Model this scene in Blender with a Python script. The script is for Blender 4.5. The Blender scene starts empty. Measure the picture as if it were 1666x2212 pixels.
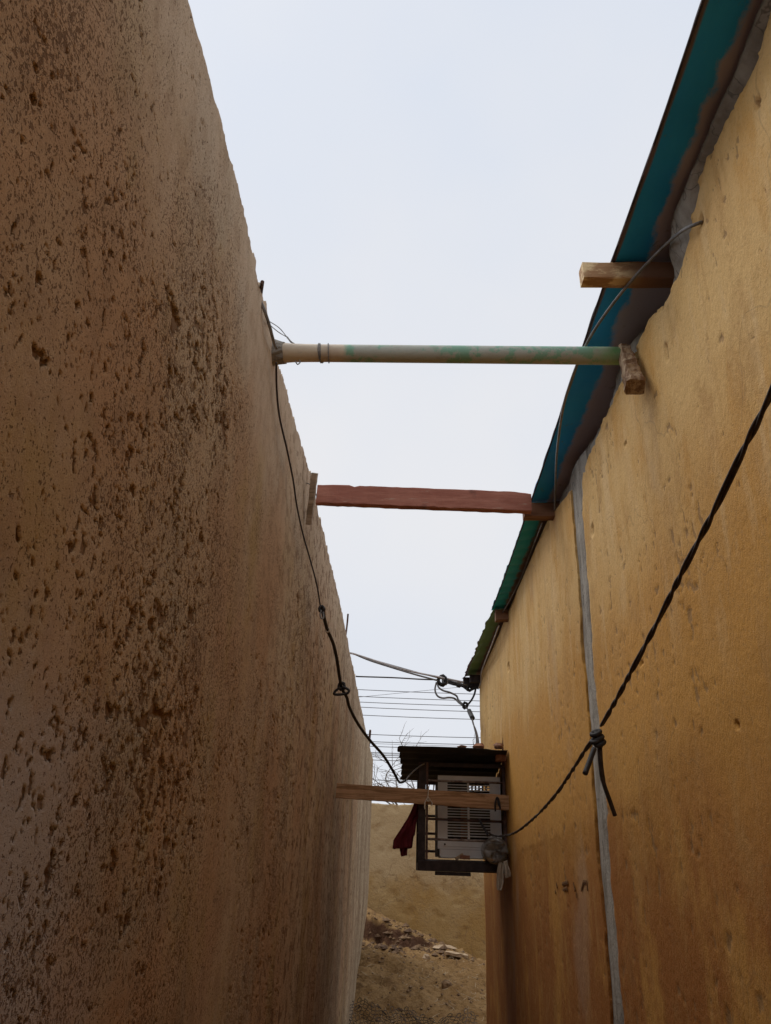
import bpy, math, random
import numpy as np
from mathutils import Vector, Matrix

random.seed(7)
rng = np.random.default_rng(7)
scene = bpy.context.scene
COL = scene.collection

# ------------------------------------------------------------------ camera
FPX = 1668.0
CX, CY = 833.0, 1106.0
_up = np.array([122.0, -3641.0, FPX]); _up /= np.linalg.norm(_up)
_fw = np.array([28.0, 764.0, FPX]); _fw -= _up * _fw.dot(_up); _fw /= np.linalg.norm(_fw)
_rt = np.cross(_fw, _up)
if _rt[0] < 0: _rt = -_rt
CM = np.array([_rt, _fw, _up])
CAM = np.array([0.0, 0.0, 1.6])
cd = bpy.data.cameras.new('camera')
cam = bpy.data.objects.new('camera', cd); COL.objects.link(cam)
cd.sensor_fit = 'HORIZONTAL'; cd.sensor_width = 36.0; cd.lens = 36.0 * FPX / 1666.0
cd.clip_start = 0.02; cd.clip_end = 2000
cam.matrix_world = Matrix(((CM[0,0], -CM[0,1], -CM[0,2], CAM[0]),
                           (CM[1,0], -CM[1,1], -CM[1,2], CAM[1]),
                           (CM[2,0], -CM[2,1], -CM[2,2], CAM[2]), (0,0,0,1)))
scene.camera = cam

# ------------------------------------------------------------------ world, sun, exposure
SUN_EL, SUN_AZ = 60.0, -62.0          # degrees; azimuth from +Y towards +X
w = bpy.data.worlds.new('World'); scene.world = w; w.use_nodes = True
nt = w.node_tree; nt.nodes.clear()
wo = nt.nodes.new('ShaderNodeOutputWorld'); bg = nt.nodes.new('ShaderNodeBackground')
sky = nt.nodes.new('ShaderNodeTexSky'); sky.sky_type = 'NISHITA'; sky.sun_disc = False
sky.sun_elevation = math.radians(SUN_EL); sky.sun_rotation = math.radians(SUN_AZ)
sky.air_density = 1.0; sky.dust_density = 4.0; sky.ozone_density = 1.0
tc = nt.nodes.new('ShaderNodeTexCoord')
ns = nt.nodes.new('ShaderNodeTexNoise'); ns.inputs['Scale'].default_value = 1.6; ns.inputs['Detail'].default_value = 4
nt.links.new(tc.outputs['Generated'], ns.inputs['Vector'])
cr = nt.nodes.new('ShaderNodeValToRGB')
cr.color_ramp.elements[0].position = 0.3; cr.color_ramp.elements[0].color = (6.5, 7.1, 8.15, 1)
cr.color_ramp.elements[1].position = 0.72; cr.color_ramp.elements[1].color = (7.75, 7.8, 8.05, 1)
nt.links.new(ns.outputs['Fac'], cr.inputs['Fac'])
mx = nt.nodes.new('ShaderNodeMix'); mx.data_type = 'RGBA'; mx.inputs['Factor'].default_value = 0.95
nt.links.new(sky.outputs['Color'], mx.inputs['A']); nt.links.new(cr.outputs['Color'], mx.inputs['B'])
nt.links.new(mx.outputs['Result'], bg.inputs['Color']); bg.inputs['Strength'].default_value = 0.1
nt.links.new(bg.outputs['Background'], wo.inputs['Surface'])
sd = bpy.data.lights.new('sun', 'SUN'); sd.energy = 1.5; sd.angle = math.radians(40); sd.color = (1.0, 0.96, 0.9)
sun = bpy.data.objects.new('sun', sd); COL.objects.link(sun)
_el, _az = math.radians(SUN_EL), math.radians(SUN_AZ)
_sv = Vector((math.sin(_az)*math.cos(_el), math.cos(_az)*math.cos(_el), math.sin(_el)))
sun.rotation_euler = _sv.to_track_quat('Z', 'Y').to_euler(); sun.location = (0, 0, 30)
vs = scene.view_settings
vs.view_transform = 'Standard'; vs.look = 'None'; vs.exposure = 0.12; vs.gamma = 1.0; vs.use_curve_mapping = False
scene.cycles.max_bounces = 8; scene.cycles.diffuse_bounces = 4

# ------------------------------------------------------------------ helpers
A, B = 0.55, 0.88                    # half widths of the alley left and right of the camera

def P(px, py, X=None, Y=None, Z=None):
    """world point seen at (px,py) in the measured photograph, at a known plane."""
    r = CM @ np.array([px - CX, py - CY, FPX])
    if X is not None: t = (X - CAM[0]) / r[0]
    elif Y is not None: t = (Y - CAM[1]) / r[1]
    else: t = (Z - CAM[2]) / r[2]
    return CAM + r * t

def tag(o, label=None, cat=None, group=None, kind=None):
    if label: o['label'] = label
    if cat: o['category'] = cat
    if group: o['group'] = group
    if kind: o['kind'] = kind
    return o

def empty(name, loc, label=None, cat=None, group=None):
    o = bpy.data.objects.new(name, None); COL.objects.link(o); o.location = Vector(loc)
    o.empty_display_size = 0.05
    return tag(o, label, cat, group)

def mesh_np(name, V, F):
    V = np.asarray(V, dtype=np.float32); F = np.asarray(F, dtype=np.int32)
    me = bpy.data.meshes.new(name)
    k = F.shape[1]
    me.vertices.add(len(V)); me.vertices.foreach_set('co', V.ravel())
    me.loops.add(F.size); me.loops.foreach_set('vertex_index', F.ravel())
    me.polygons.add(len(F)); me.polygons.foreach_set('loop_start', np.arange(0, F.size, k, dtype=np.int32))
    me.update(calc_edges=True); me.validate()
    return me

def mk(name, V, F, mat, parent=None, smooth=False, label=None, cat=None, group=None, kind=None, base=None):
    V = np.asarray(V, dtype=np.float64)
    if base is None:
        base = np.array([(V[:,0].min()+V[:,0].max())/2, (V[:,1].min()+V[:,1].max())/2, V[:,2].min()])
    if isinstance(F, np.ndarray):
        me = mesh_np(name, V - base, F)
    else:
        me = bpy.data.meshes.new(name); me.from_pydata((V - base).tolist(), [], [tuple(int(i) for i in f) for f in F]); me.update()
    if smooth: me.polygons.foreach_set('use_smooth', np.ones(len(me.polygons), dtype=bool))
    me.materials.append(mat)
    o = bpy.data.objects.new(name, me); COL.objects.link(o)
    if parent is not None:
        pl = np.array(parent.location)
        pp = parent.parent
        while pp is not None:
            pl = pl + np.array(pp.location); pp = pp.parent
        o.parent = parent; o.location = Vector(base - pl)
    else:
        o.location = Vector(base)
    return tag(o, label, cat, group, kind)

class MB:
    """collects shapes for ONE mesh"""
    def __init__(s): s.v = []; s.f = []
    def add(s, V, F):
        n = len(s.v); s.v.extend([tuple(map(float, p)) for p in V]); s.f.extend([tuple(i + n for i in f) for f in F]); return s
    def box(s, lo, hi):
        x0,y0,z0 = lo; x1,y1,z1 = hi
        return s.add([(x0,y0,z0),(x1,y0,z0),(x1,y1,z0),(x0,y1,z0),(x0,y0,z1),(x1,y0,z1),(x1,y1,z1),(x0,y1,z1)],
                     [(0,3,2,1),(4,5,6,7),(0,1,5,4),(1,2,6,5),(2,3,7,6),(3,0,4,7)])
    def tube(s, pts, r, n=8, caps=True):
        V, F = tube_geo(pts, r, n, caps); return s.add(V, F)
    def build(s, name, mat, parent=None, **k): return mk(name, s.v, s.f, mat, parent, **k)

def tube_geo(pts, r, n=8, caps=True):
    pts = [np.array(p, float) for p in pts]; m = len(pts)
    rs = [r]*m if np.isscalar(r) else list(r)
    V = []; F = []; ref = None
    for i, p in enumerate(pts):
        t = pts[min(i+1, m-1)] - pts[max(i-1, 0)]; t /= (np.linalg.norm(t) + 1e-12)
        if ref is None:
            ref = np.array([0,0,1.0]) if abs(t[2]) < 0.9 else np.array([1.0,0,0])
        u = np.cross(t, ref); u /= (np.linalg.norm(u) + 1e-12); v = np.cross(u, t); ref = v
        for k in range(n):
            a = 2*math.pi*k/n
            V.append(p + rs[i]*(math.cos(a)*u + math.sin(a)*v))
    for i in range(m-1):
        for k in range(n):
            F.append((i*n+k, i*n+(k+1)%n, (i+1)*n+(k+1)%n, (i+1)*n+k))
    if caps:
        F.append(tuple(range(n))[::-1]); F.append(tuple((m-1)*n+k for k in range(n)))
    return V, F

def spline(pts, step=10):
    """Catmull-Rom through pts"""
    p = [np.array(q, float) for q in pts]
    p = [2*p[0]-p[1]] + p + [2*p[-1]-p[-2]]
    out = []
    for i in range(1, len(p)-2):
        for k in range(step):
            t = k/step
            out.append(0.5*((2*p[i]) + (-p[i-1]+p[i+1])*t + (2*p[i-1]-5*p[i]+4*p[i+1]-p[i+2])*t*t + (-p[i-1]+3*p[i]-3*p[i+1]+p[i+2])*t**3))
    out.append(p[-2]); return out

def twisted(pts, r, pitch, n=6):
    """two strands twisted round each other"""
    pts = [np.array(q) for q in pts]; mb = MB()
    L = [0.0]
    for i in range(1, len(pts)): L.append(L[-1] + np.linalg.norm(pts[i]-pts[i-1]))
    m = max(8, int(L[-1]/pitch*14)); ss = np.linspace(0, L[-1], m)
    Q = np.array([[np.interp(s_, L, [q[k] for q in pts]) for k in range(3)] for s_ in ss])
    for ph in (0, math.pi):
        W = []
        for i in range(m):
            t = Q[min(i+1,m-1)] - Q[max(i-1,0)]; t /= np.linalg.norm(t)
            u = np.cross(t, (0,0,1.0)); u /= np.linalg.norm(u); v = np.cross(u, t)
            a = ph + 2*math.pi*ss[i]/pitch + .9*math.sin(ss[i]*9) + .6*math.sin(ss[i]*23+1)
            W.append(Q[i] + r*0.72*(math.cos(a)*u + math.sin(a)*v))
        mb.tube(W, r, n)
    return mb

def timber(p0, p1, w_, h_, up=(0,0,1), seg=14, rough=0.002, seed=0, taper=(1,1), chamfer=0.004):
    """a sawn batten from p0 to p1 (section w_ x h_), weathered and a little uneven"""
    rr = random.Random(seed)
    p0 = np.array(p0, float); p1 = np.array(p1, float)
    t = p1-p0; L = np.linalg.norm(t); t /= L
    up = np.array(up, float); s_ = np.cross(t, up); s_ /= np.linalg.norm(s_); u = np.cross(s_, t)
    V = []; F = []; c = chamfer
    prof = [(-1,-1,1,0),(-1,-1,0,1),(-1,1,0,-1),(-1,1,1,0),(1,1,-1,0),(1,1,0,-1),(1,-1,0,1),(1,-1,-1,0)]
    n = 8
    for i in range(seg+1):
        f = i/seg; k = taper[0]+(taper[1]-taper[0])*f
        for (a,b,ca,cb) in prof:
            V.append(p0 + t*L*f + s_*((a*w_/2)*k + ca*c + rr.uniform(-rough,rough)) + u*((b*h_/2)*k + cb*c + rr.uniform(-rough,rough)))
    for i in range(seg):
        for k in range(n): F.append((i*n+k, (i+1)*n+k, (i+1)*n+(k+1)%n, i*n+(k+1)%n))
    F.append(tuple(range(n))); F.append(tuple(seg*n+k for k in range(n))[::-1])
    return V, F

# value noise on arrays
_T = rng.random((256, 256))
def vnoise(u, v, seed=0):
    u = np.asarray(u) + seed*17.3; v = np.asarray(v) + seed*9.7
    iu = np.floor(u).astype(int); iv = np.floor(v).astype(int)
    fu = u-iu; fv = v-iv; fu = fu*fu*(3-2*fu); fv = fv*fv*(3-2*fv)
    g = lambda a, b: _T[a % 256, b % 256]
    return (g(iu,iv)*(1-fu)+g(iu+1,iv)*fu)*(1-fv) + (g(iu,iv+1)*(1-fu)+g(iu+1,iv+1)*fu)*fv
def fbm(u, v, seed=0, o=4, gain=0.5):
    s = 0; a = 1; tot = 0
    for k in range(o):
        s = s + a*vnoise(u*2**k, v*2**k, seed+k*3); tot += a; a *= gain
    return s/tot
def ss(x, a, b):
    t = np.clip((x-a)/(b-a), 0, 1); return t*t*(3-2*t)
def gridF(nr, nc):
    r, c = np.meshgrid(np.arange(nr-1), np.arange(nc-1), indexing='ij')
    i = r*nc + c
    return np.stack([i, i+1, i+nc+1, i+nc], -1).reshape(-1, 4)

# ------------------------------------------------------------------ materials
class M:
    def __init__(s, name, rough=0.85, spec=0.25, metal=0.0):
        s.m = bpy.data.materials.new(name); s.m.use_nodes = True; s.t = s.m.node_tree
        s.b = s.t.nodes['Principled BSDF']
        s.b.inputs['Roughness'].default_value = rough; s.b.inputs['Metallic'].default_value = metal
        s.b.inputs['Specular IOR Level'].default_value = spec
        s.tc = s.t.nodes.new('ShaderNodeTexCoord'); s.h = None
    def L(s, a, b): s.t.links.new(a, b)
    def vec(s, scale=(1,1,1), loc=(0,0,0)):
        g = s.t.nodes.new('ShaderNodeNewGeometry')
        mp = s.t.nodes.new('ShaderNodeMapping'); mp.inputs['Scale'].default_value = scale; mp.inputs['Location'].default_value = loc
        s.L(g.outputs['Position'], mp.inputs['Vector']); return mp.outputs['Vector']
    def noise(s, scale, detail=4, rough=0.55, st=(1,1,1), loc=(0,0,0), dist=0.0):
        n = s.t.nodes.new('ShaderNodeTexNoise'); n.inputs['Scale'].default_value = scale; n.inputs['Detail'].default_value = detail
        n.inputs['Roughness'].default_value = rough; n.inputs['Distortion'].default_value = dist
        s.L(s.vec(st, loc), n.inputs['Vector']); return n.outputs['Fac']
    def voro(s, scale, st=(1,1,1), feature='DISTANCE_TO_EDGE', warp=0.0):
        n = s.t.nodes.new('ShaderNodeTexVoronoi'); n.feature = feature; n.inputs['Scale'].default_value = scale
        v = s.vec(st)
        if warp:
            q = s.t.nodes.new('ShaderNodeTexNoise'); q.inputs['Scale'].default_value = scale*1.7; q.inputs['Detail'].default_value = 3
            s.L(v, q.inputs['Vector'])
            x = s.t.nodes.new('ShaderNodeVectorMath'); x.operation = 'MULTIPLY_ADD'
            x.inputs[1].default_value = (warp,)*3; s.L(q.outputs['Color'], x.inputs[0]); s.L(v, x.inputs[2]); v = x.outputs[0]
        s.L(v, n.inputs['Vector']); return n.outputs['Distance']
    def ramp(s, fac, a, b, inv=False):
        n = s.t.nodes.new('ShaderNodeMapRange'); n.interpolation_type = 'SMOOTHSTEP'
        n.inputs['From Min'].default_value = a; n.inputs['From Max'].default_value = b
        n.inputs['To Min'].default_value = 1.0 if inv else 0.0; n.inputs['To Max'].default_value = 0.0 if inv else 1.0
        s.L(fac, n.inputs['Value']); return n.outputs['Result']
    def math(s, op, a, b):
        n = s.t.nodes.new('ShaderNodeMath'); n.operation = op
        for i, x in enumerate((a, b)):
            if isinstance(x, (int, float)): n.inputs[i].default_value = x
            else: s.L(x, n.inputs[i])
        return n.outputs[0]
    def axis(s, k):
        g = s.t.nodes.new('ShaderNodeNewGeometry'); x = s.t.nodes.new('ShaderNodeSeparateXYZ')
        s.L(g.outputs['Position'], x.inputs[0]); return x.outputs[k]
    def attr(s, name):
        n = s.t.nodes.new('ShaderNodeAttribute'); n.attribute_name = name; return n.outputs['Fac']
    def mix(s, fac, a, b, mode='MIX'):
        n = s.t.nodes.new('ShaderNodeMix'); n.data_type = 'RGBA'; n.blend_type = mode
        for key, x in (('Factor', fac), ('A', a), ('B', b)):
            if isinstance(x, (int, float)): n.inputs[key].default_value = x
            elif isinstance(x, tuple): n.inputs[key].default_value = (*x, 1)
            else: s.L(x, n.inputs[key])
        return n.outputs['Result']
    def color(s, c):
        if isinstance(c, tuple): s.b.inputs['Base Color'].default_value = (*c, 1)
        else: s.L(c, s.b.inputs['Base Color'])
        return s
    def bump(s, h, dist, strength=1.0):
        n = s.t.nodes.new('ShaderNodeBump'); n.inputs['Distance'].default_value = dist; n.inputs['Strength'].default_value = strength
        s.L(h, n.inputs['Height'])
        if s.h is not None: s.L(s.h, n.inputs['Normal'])
        s.h = n.outputs['Normal']; s.L(s.h, s.b.inputs['Normal']); return s

def simple(name, c0, c1, scale=20, rough=0.8, st=(1,1,1), bump=0.002, bscale=None, spec=0.25, metal=0.0, lo=0.35, hi=0.65):
    m = M(name, rough, spec, metal)
    m.color(m.mix(m.ramp(m.noise(scale, 5, 0.6, st), lo, hi), c0, c1))
    if bump: m.bump(m.noise(bscale or scale*4, 4, 0.6, st), bump)
    return m.m

# pitted mud render of the left wall
q = M('mud_render', 1.0, 0.04)
c = q.mix(q.ramp(q.noise(1.1, 4, 0.6, (1,1,.7)), .38, .62), (.58,.44,.285), (.53,.335,.19))
c = q.mix(q.ramp(q.noise(2.3, 5, 0.65, (1,1,.6), (3,5,1)), .5, .68), c, (.50,.35,.165))
c = q.mix(q.math('MULTIPLY', q.ramp(q.noise(1.7, 4, 0.6, (1,1,.8), (9,2,4)), .56, .7), .6), c, (.42,.37,.27))
zt = q.ramp(q.math('ADD', q.axis(2), q.math('MULTIPLY', q.noise(1.5, 3, .6), .9)), 3.1, 3.9)
c = q.mix(q.math('MULTIPLY', zt, .75), c, (.64,.52,.39))                       # newer grey-tan coat under the coping
yf = q.ramp(q.math('ADD', q.axis(1), q.math('MULTIPLY', q.noise(9, 3, .6, (1,1,.08)), 7.0)), 12.5, 15.5)
c = q.mix(q.math('MULTIPLY', yf, .8), c, (.60,.51,.36))                        # pale lime wash on the far stretch
dn = q.math('ADD', q.math('MULTIPLY', q.noise(1.5, 4, .6, (1,1,.8), (5,5,5)), .55), q.math('MULTIPLY', q.noise(6, 3, .6, (1,1,.6), (1,2,5)), .25))
dn = q.math('SUBTRACT', dn, q.math('MULTIPLY', zt, .07))                        # 0.4 on average
pm = None
for sc_, thr, st_ in ((44, .67, (1,1,.85)), (95, .60, (1,1,.9)), (190, .59, (1,1,1.0))):
    m_ = q.ramp(q.math('ADD', q.noise(sc_, 3, .55, st_, (sc_,3,1), .4), q.math('MULTIPLY', q.math('SUBTRACT', dn, .4), .6)), thr, thr+.05)
    pm = m_ if pm is None else q.math('MAXIMUM', pm, m_)
pf = q.math('MULTIPLY', q.ramp(q.noise(11, 4, .65, (1,1,1.1), (3,9,3)), .55, .59), q.ramp(q.axis(1), 2.0, 4.5))   # larger scars along the far stretch
pm = q.math('MAXIMUM', q.math('MAXIMUM', pm, q.ramp(q.attr('broken'), .3, .9)), q.math('MULTIPLY', pf, .95))
streak = q.ramp(q.noise(2.2, 4, .65, (1,1,.08), (2,2,2)), .46, .6)
c = q.mix(q.math('MULTIPLY', q.math('MULTIPLY', streak, q.ramp(q.axis(1), 4, 9)), .6), c, (.33,.245,.155))
c = q.mix(q.math('MULTIPLY', q.ramp(q.noise(30, 4, .7, (1,1,.35)), .45, .75), .3), c, (.32,.21,.125))
c = q.mix(q.math('MULTIPLY', q.ramp(q.noise(220, 2, .6), .57, .75), .35), c, (.66,.54,.42))
c = q.mix(q.math('MULTIPLY', q.ramp(q.noise(9, 5, .65, (1,1,.7), (6,1,1)), .45, .68), .4), c, (.33,.22,.135))
c = q.mix(q.math('MULTIPLY', q.ramp(q.noise(420, 2, .6), .40, .62, True), .3), c, (.26,.165,.10))
lens_haze = q.math('MULTIPLY', q.ramp(q.math('ADD', q.axis(2), q.math('MULTIPLY', q.noise(4, 4, .6), .5)), 1.85, 2.25, True), q.ramp(q.math('ADD', q.axis(1), q.math('MULTIPLY', q.noise(3, 4, .6), .5)), 1.45, 1.95, True))
c = q.mix(q.math('MULTIPLY', lens_haze, .7), c, (.47,.46,.46))                      # pale grey lens haze painted into the wall colour low down
c = q.mix(q.math('MULTIPLY', pm, .8), c, (.17,.095,.052))                       # skin of the coat gone: dark mud core
q.color(c); q.bump(pm, -.0042); q.bump(q.noise(120, 4, .65, (1,1,.9)), .002); q.bump(q.noise(420, 3, .65), .0016)
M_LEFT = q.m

# ochre distemper of the right wall
q = M('ochre_render', 0.8, 0.25)
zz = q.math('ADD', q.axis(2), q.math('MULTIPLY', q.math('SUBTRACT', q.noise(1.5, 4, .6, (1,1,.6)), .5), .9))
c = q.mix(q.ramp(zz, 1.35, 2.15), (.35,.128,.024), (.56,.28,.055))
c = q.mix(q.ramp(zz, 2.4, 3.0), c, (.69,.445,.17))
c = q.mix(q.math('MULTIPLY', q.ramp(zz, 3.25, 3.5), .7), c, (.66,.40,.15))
c = q.mix(q.math('MULTIPLY', q.ramp(q.noise(2.6, 6, .7, (1,1,.45)), .48, .64), .75), c, (.58,.30,.065))   # ochre showing through
c = q.mix(q.math('MULTIPLY', q.ramp(q.noise(7, 6, .7, (1,1,.22), (4,4,4)), .50, .66), q.math('MULTIPLY', q.ramp(zz, 2.1, 2.7), .5)), c, (.73,.52,.27))
c = q.mix(q.math('MULTIPLY', q.ramp(q.noise(9, 6, .7, (1,1,.2), (8,1,4)), .54, .68), .5), c, (.50,.27,.08))
c = q.mix(q.math('MULTIPLY', q.ramp(q.noise(90, 3, .6), .5, .7), .35), c, (.42,.235,.085))
c = q.mix(q.math('MULTIPLY', q.ramp(q.noise(5.5, 6, .7, (1,1,.45), (2,7,7)), .52, .66), .5), c, (.46,.25,.075))
c = q.mix(q.math('MULTIPLY', q.ramp(q.noise(380, 2, .6), .55, .72), .3), c, (.80,.62,.38))
c = q.mix(q.math('MULTIPLY', q.ramp(q.voro(1.3, (1,1,.55), warp=.7), .0, .005, True), .3), c, (.24,.14,.06))   # hairline cracks
c = q.mix(q.math('MULTIPLY', q.ramp(q.noise(1.6, 4, .6, (1,1,.5), (7,1,3)), .58, .72), .35), c, (.46,.34,.24))
c = q.mix(q.math('MULTIPLY', q.ramp(q.noise(26, 4, .7, (1,1,.2), (1,8,3)), .66, .76), .5), c, (.30,.17,.07))
c = q.mix(q.math('MULTIPLY', q.ramp(q.attr('broken'), .3, .9), .7), c, (.30,.18,.08))
wet = q.math('MULTIPLY', q.math('MULTIPLY', q.ramp(q.math('ADD', q.axis(1), q.math('MULTIPLY', q.noise(9,4,.6,(1,1,.15)), .25)), 6.62, 6.82), q.ramp(q.math('ADD', q.axis(1), q.math('MULTIPLY', q.noise(7,4,.6,(1,1,.15)), .3)), 7.25, 7.5, True)), q.ramp(q.axis(2), 1.45, 1.75, True))
c = q.mix(q.math('MULTIPLY', wet, .5), c, (.22,.095,.05))                     # water stain under the cooler
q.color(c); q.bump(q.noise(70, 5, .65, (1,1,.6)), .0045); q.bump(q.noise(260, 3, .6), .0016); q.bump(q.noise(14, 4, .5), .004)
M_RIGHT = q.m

q = M('cement_mortar', 0.9, 0.2)
c = q.mix(q.ramp(q.noise(9, 5, .6, (1,1,.3)), .35, .65), (.25,.225,.19), (.42,.39,.34))
c = q.mix(q.math('MULTIPLY', q.ramp(q.voro(5, (1,1.4,.5), warp=.25), .0, .02, True), .75), c, (.13,.12,.11))
q.color(c); q.bump(q.noise(50, 5, .65), .006); M_CEMENT = q.m

q = M('boundary_plaster', 0.92, 0.15)
c = q.mix(q.ramp(q.noise(.9, 4, .6), .35, .65), (.36,.21,.068), (.42,.275,.118))
band = q.ramp(q.math('ADD', q.axis(2), q.math('MULTIPLY', q.noise(2.0, 4, .6), 1.2)), 1.5, 2.2)
c = q.mix(q.math('MULTIPLY', band, .6), c, (.50,.38,.23))
c = q.mix(q.math('MULTIPLY', q.ramp(q.voro(1.5, (1,1,1.2), warp=.9), .0, .03, True), q.math('MULTIPLY', q.ramp(q.noise(.9, 3, .6, (1,1,1), (1,1,7)), .48, .6), .6)), c, (.22,.14,.07))
c = q.mix(q.math('MULTIPLY', q.ramp(q.voro(4.1, (1,1,1), warp=.8), .0, .06, True), q.math('MULTIPLY', q.ramp(q.noise(1.4, 3, .6, (1,1,1), (6,1,7)), .5, .62), .5)), c, (.25,.16,.09))
c = q.mix(q.ramp(q.noise(5, 5, .75, (1,1,1), (2,2,8)), .62, .68), c, (.24,.15,.08))
q.color(c); q.bump(q.noise(16, 6, .65), .03); M_BACK = q.m

q = M('dry_earth', 0.95, 0.1)
c = q.mix(q.ramp(q.noise(1.6, 5, .65), .35, .65), (.28,.16,.062), (.36,.22,.095))
c = q.mix(q.ramp(q.attr('cut'), .2, .7), c, (.095,.045,.025))                   # raw red subsoil of the cut bank
c = q.mix(q.math('MULTIPLY', q.ramp(q.noise(17, 5, .7), .52, .7), .5), c, (.13,.07,.032))
c = q.mix(q.math('MULTIPLY', q.ramp(q.noise(5, 5, .7, (1,1,1), (4,4,1)), .5, .65), .55), c, (.16,.085,.038))
c = q.mix(q.math('MULTIPLY', q.ramp(q.noise(42, 3, .6), .6, .72), .4), c, (.38,.26,.15))
q.color(c); q.bump(q.noise(12, 6, .7), .08); M_EARTH = q.m

def sheet_mat(name, c0, c1, grime):
    q = M(name, 0.6, 0.3)
    c = q.mix(q.ramp(q.noise(5, 4, .6, (1,.4,1)), .35, .65), c0, c1)
    edge = q.ramp(q.math('ADD', q.axis(0), q.math('MULTIPLY', q.noise(6, 6, .7, (1,.6,1)), .16)), .902, .93)
    edge = q.math('MULTIPLY', edge, q.math('SUBTRACT', 1.0, q.math('MULTIPLY', q.ramp(q.axis(1), 2.45, 2.8), q.ramp(q.math('ADD', q.axis(0), q.math('MULTIPLY', q.noise(9, 5, .7), .08)), .875, .905, True))))
    c = q.mix(edge, c, grime)
    c = q.mix(q.ramp(q.axis(0), .733, .742, True), c, (.17,.13,.15))
    c = q.mix(q.math('MULTIPLY', q.ramp(q.noise(13, 5, .7, (1,.6,1), (3,1,1)), .62, .72), .55), c, (.16,.13,.11))
    q.color(c); q.bump(q.noise(30, 4, .6), .002); return q.m
M_TEAL = sheet_mat('teal_painted_sheet', (.012,.34,.92), (.025,.41,.95), (.46,.42,.52))
M_TEAL2 = sheet_mat('teal_green_sheet', (.015,.42,.62), (.02,.46,.58), (.22,.16,.13))
M_GREEN = sheet_mat('mossy_green_sheet', (.13,.27,.12), (.17,.33,.14), (.20,.13,.10))
M_DARKWOOD = simple('dark_end_board', (.035,.03,.035), (.07,.055,.055), 18, st=(1,1,.3))
M_RAFTER = simple('stained_rafter_wood', (.17,.085,.05), (.26,.14,.085), 14, st=(.4,2,2), bump=.003)
q = M('cream_painted_wood', .8, .25)
c = q.mix(q.ramp(q.noise(11, 5, .7, (.6,1.5,1.5)), .42, .56), (.84,.64,.36), (.42,.24,.12))
c = q.mix(q.ramp(q.axis(0), .70, .84), c, (.24,.13,.08)); q.color(c); q.bump(q.noise(70, 4, .6, (.2,1,1)), .003); M_STUB = q.m
q = M('red_painted_plank', .75, .3)
c = q.mix(q.ramp(q.noise(10, 5, .65, (.35,2,2)), .35, .65), (.29,.098,.062), (.38,.15,.098))
c = q.mix(q.math('MULTIPLY', q.ramp(q.noise(22, 5, .7, (.3,1,2)), .60, .68), .7), c, (.42,.27,.19))
c = q.mix(q.math('MULTIPLY', q.ramp(q.noise(7, 3, .6, (1,1,1), (2,0,5)), .62, .74), .6), c, (.13,.05,.035))
q.color(c); q.bump(q.noise(60, 4, .6, (.15,1,1)), .003); M_RED = q.m
def rawwood(name, c0, c1, knot=True):
    q = M(name, .8, .2)
    c = q.mix(q.ramp(q.noise(9, 6, .7, (.22,2,4), dist=.8), .40, .60), tuple(x*.75 for x in c0), c1)
    c = q.mix(q.math('MULTIPLY', q.ramp(q.noise(5, 3, .6, (1,1,1), (4,1,1)), .60, .72), .6), c, tuple(x*.45 for x in c0))
    q.color(c); q.bump(q.noise(60, 4, .6, (.12,1,1)), .003); return q.m
M_BATTEN = rawwood('raw_batten_wood', (.35,.19,.09), (.47,.275,.145))
M_GREYWOOD = rawwood('weathered_grey_wood', (.34,.26,.18), (.46,.36,.27))
M_PEG = simple('split_firewood', (.22,.13,.075), (.42,.30,.19), 24, st=(2,2,.35), bump=.008, bscale=50, lo=.4, hi=.6)
q = M('green_faded_pipe_paint', .55, .35)
xx = q.axis(0)
g = q.mix(q.ramp(q.noise(11, 6, .75, (1,1,1)), .46, .54), (.22,.40,.28), (.42,.43,.36))
g = q.mix(q.ramp(q.math('ADD', xx, q.math('MULTIPLY', q.noise(9, 4), .3)), .86, 1.02), g, (.17,.42,.17))
bare = q.mix(q.ramp(q.noise(6, 4, .6), .4, .65), (.62,.52,.38), (.50,.40,.30))
c = q.mix(q.ramp(q.math('ADD', xx, q.math('MULTIPLY', q.noise(12, 4, .7), .09)), -.235, -.20), bare, g)
c = q.mix(q.math('MULTIPLY', q.ramp(q.noise(20, 5, .7, (.7,1,1), (1,2,3)), .58, .66), .6), c, (.36,.34,.28))
q.color(c); q.bump(q.noise(40, 4, .6), .002); M_PIPE = q.m
M_RUST = simple('rusty_steel', (.055,.035,.03), (.13,.07,.05), 25, rough=.75, bump=.003, spec=.3)
M_RUSTLIGHT = simple('worn_rusty_bar', (.13,.085,.065), (.30,.24,.19), 30, rough=.7, bump=.002, spec=.3)
M_DARKSTEEL = simple('dark_steel_frame', (.028,.02,.018), (.05,.034,.03), 20, rough=.7, bump=.002, spec=.3)
M_SHEETDARK = simple('old_galvanised_sheet', (.028,.028,.032), (.05,.046,.048), 9, rough=.65, bump=.002, spec=.35)
M_WHITEPL = simple('grey_white_enamel', (.70,.69,.66), (.78,.77,.74), 7, rough=.5, bump=.0006, spec=.4)
M_DARKIN = simple('dark_cooler_inside', (.05,.04,.035), (.10,.075,.055), 8, bump=0)
M_BLACK = simple('black_insulation', (.022,.02,.02), (.04,.036,.034), 30, rough=.6, bump=.001)
M_BROWNCABLE = simple('weathered_dark_cable', (.03,.022,.018), (.065,.048,.04), 40, rough=.6, bump=.001)
M_GREYWIRE = simple('grey_wire', (.17,.165,.16), (.26,.25,.24), 30, rough=.55, bump=0)
M_PALEWIRE = simple('pale_flex', (.42,.38,.36), (.55,.50,.47), 30, rough=.6, bump=0)
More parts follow.
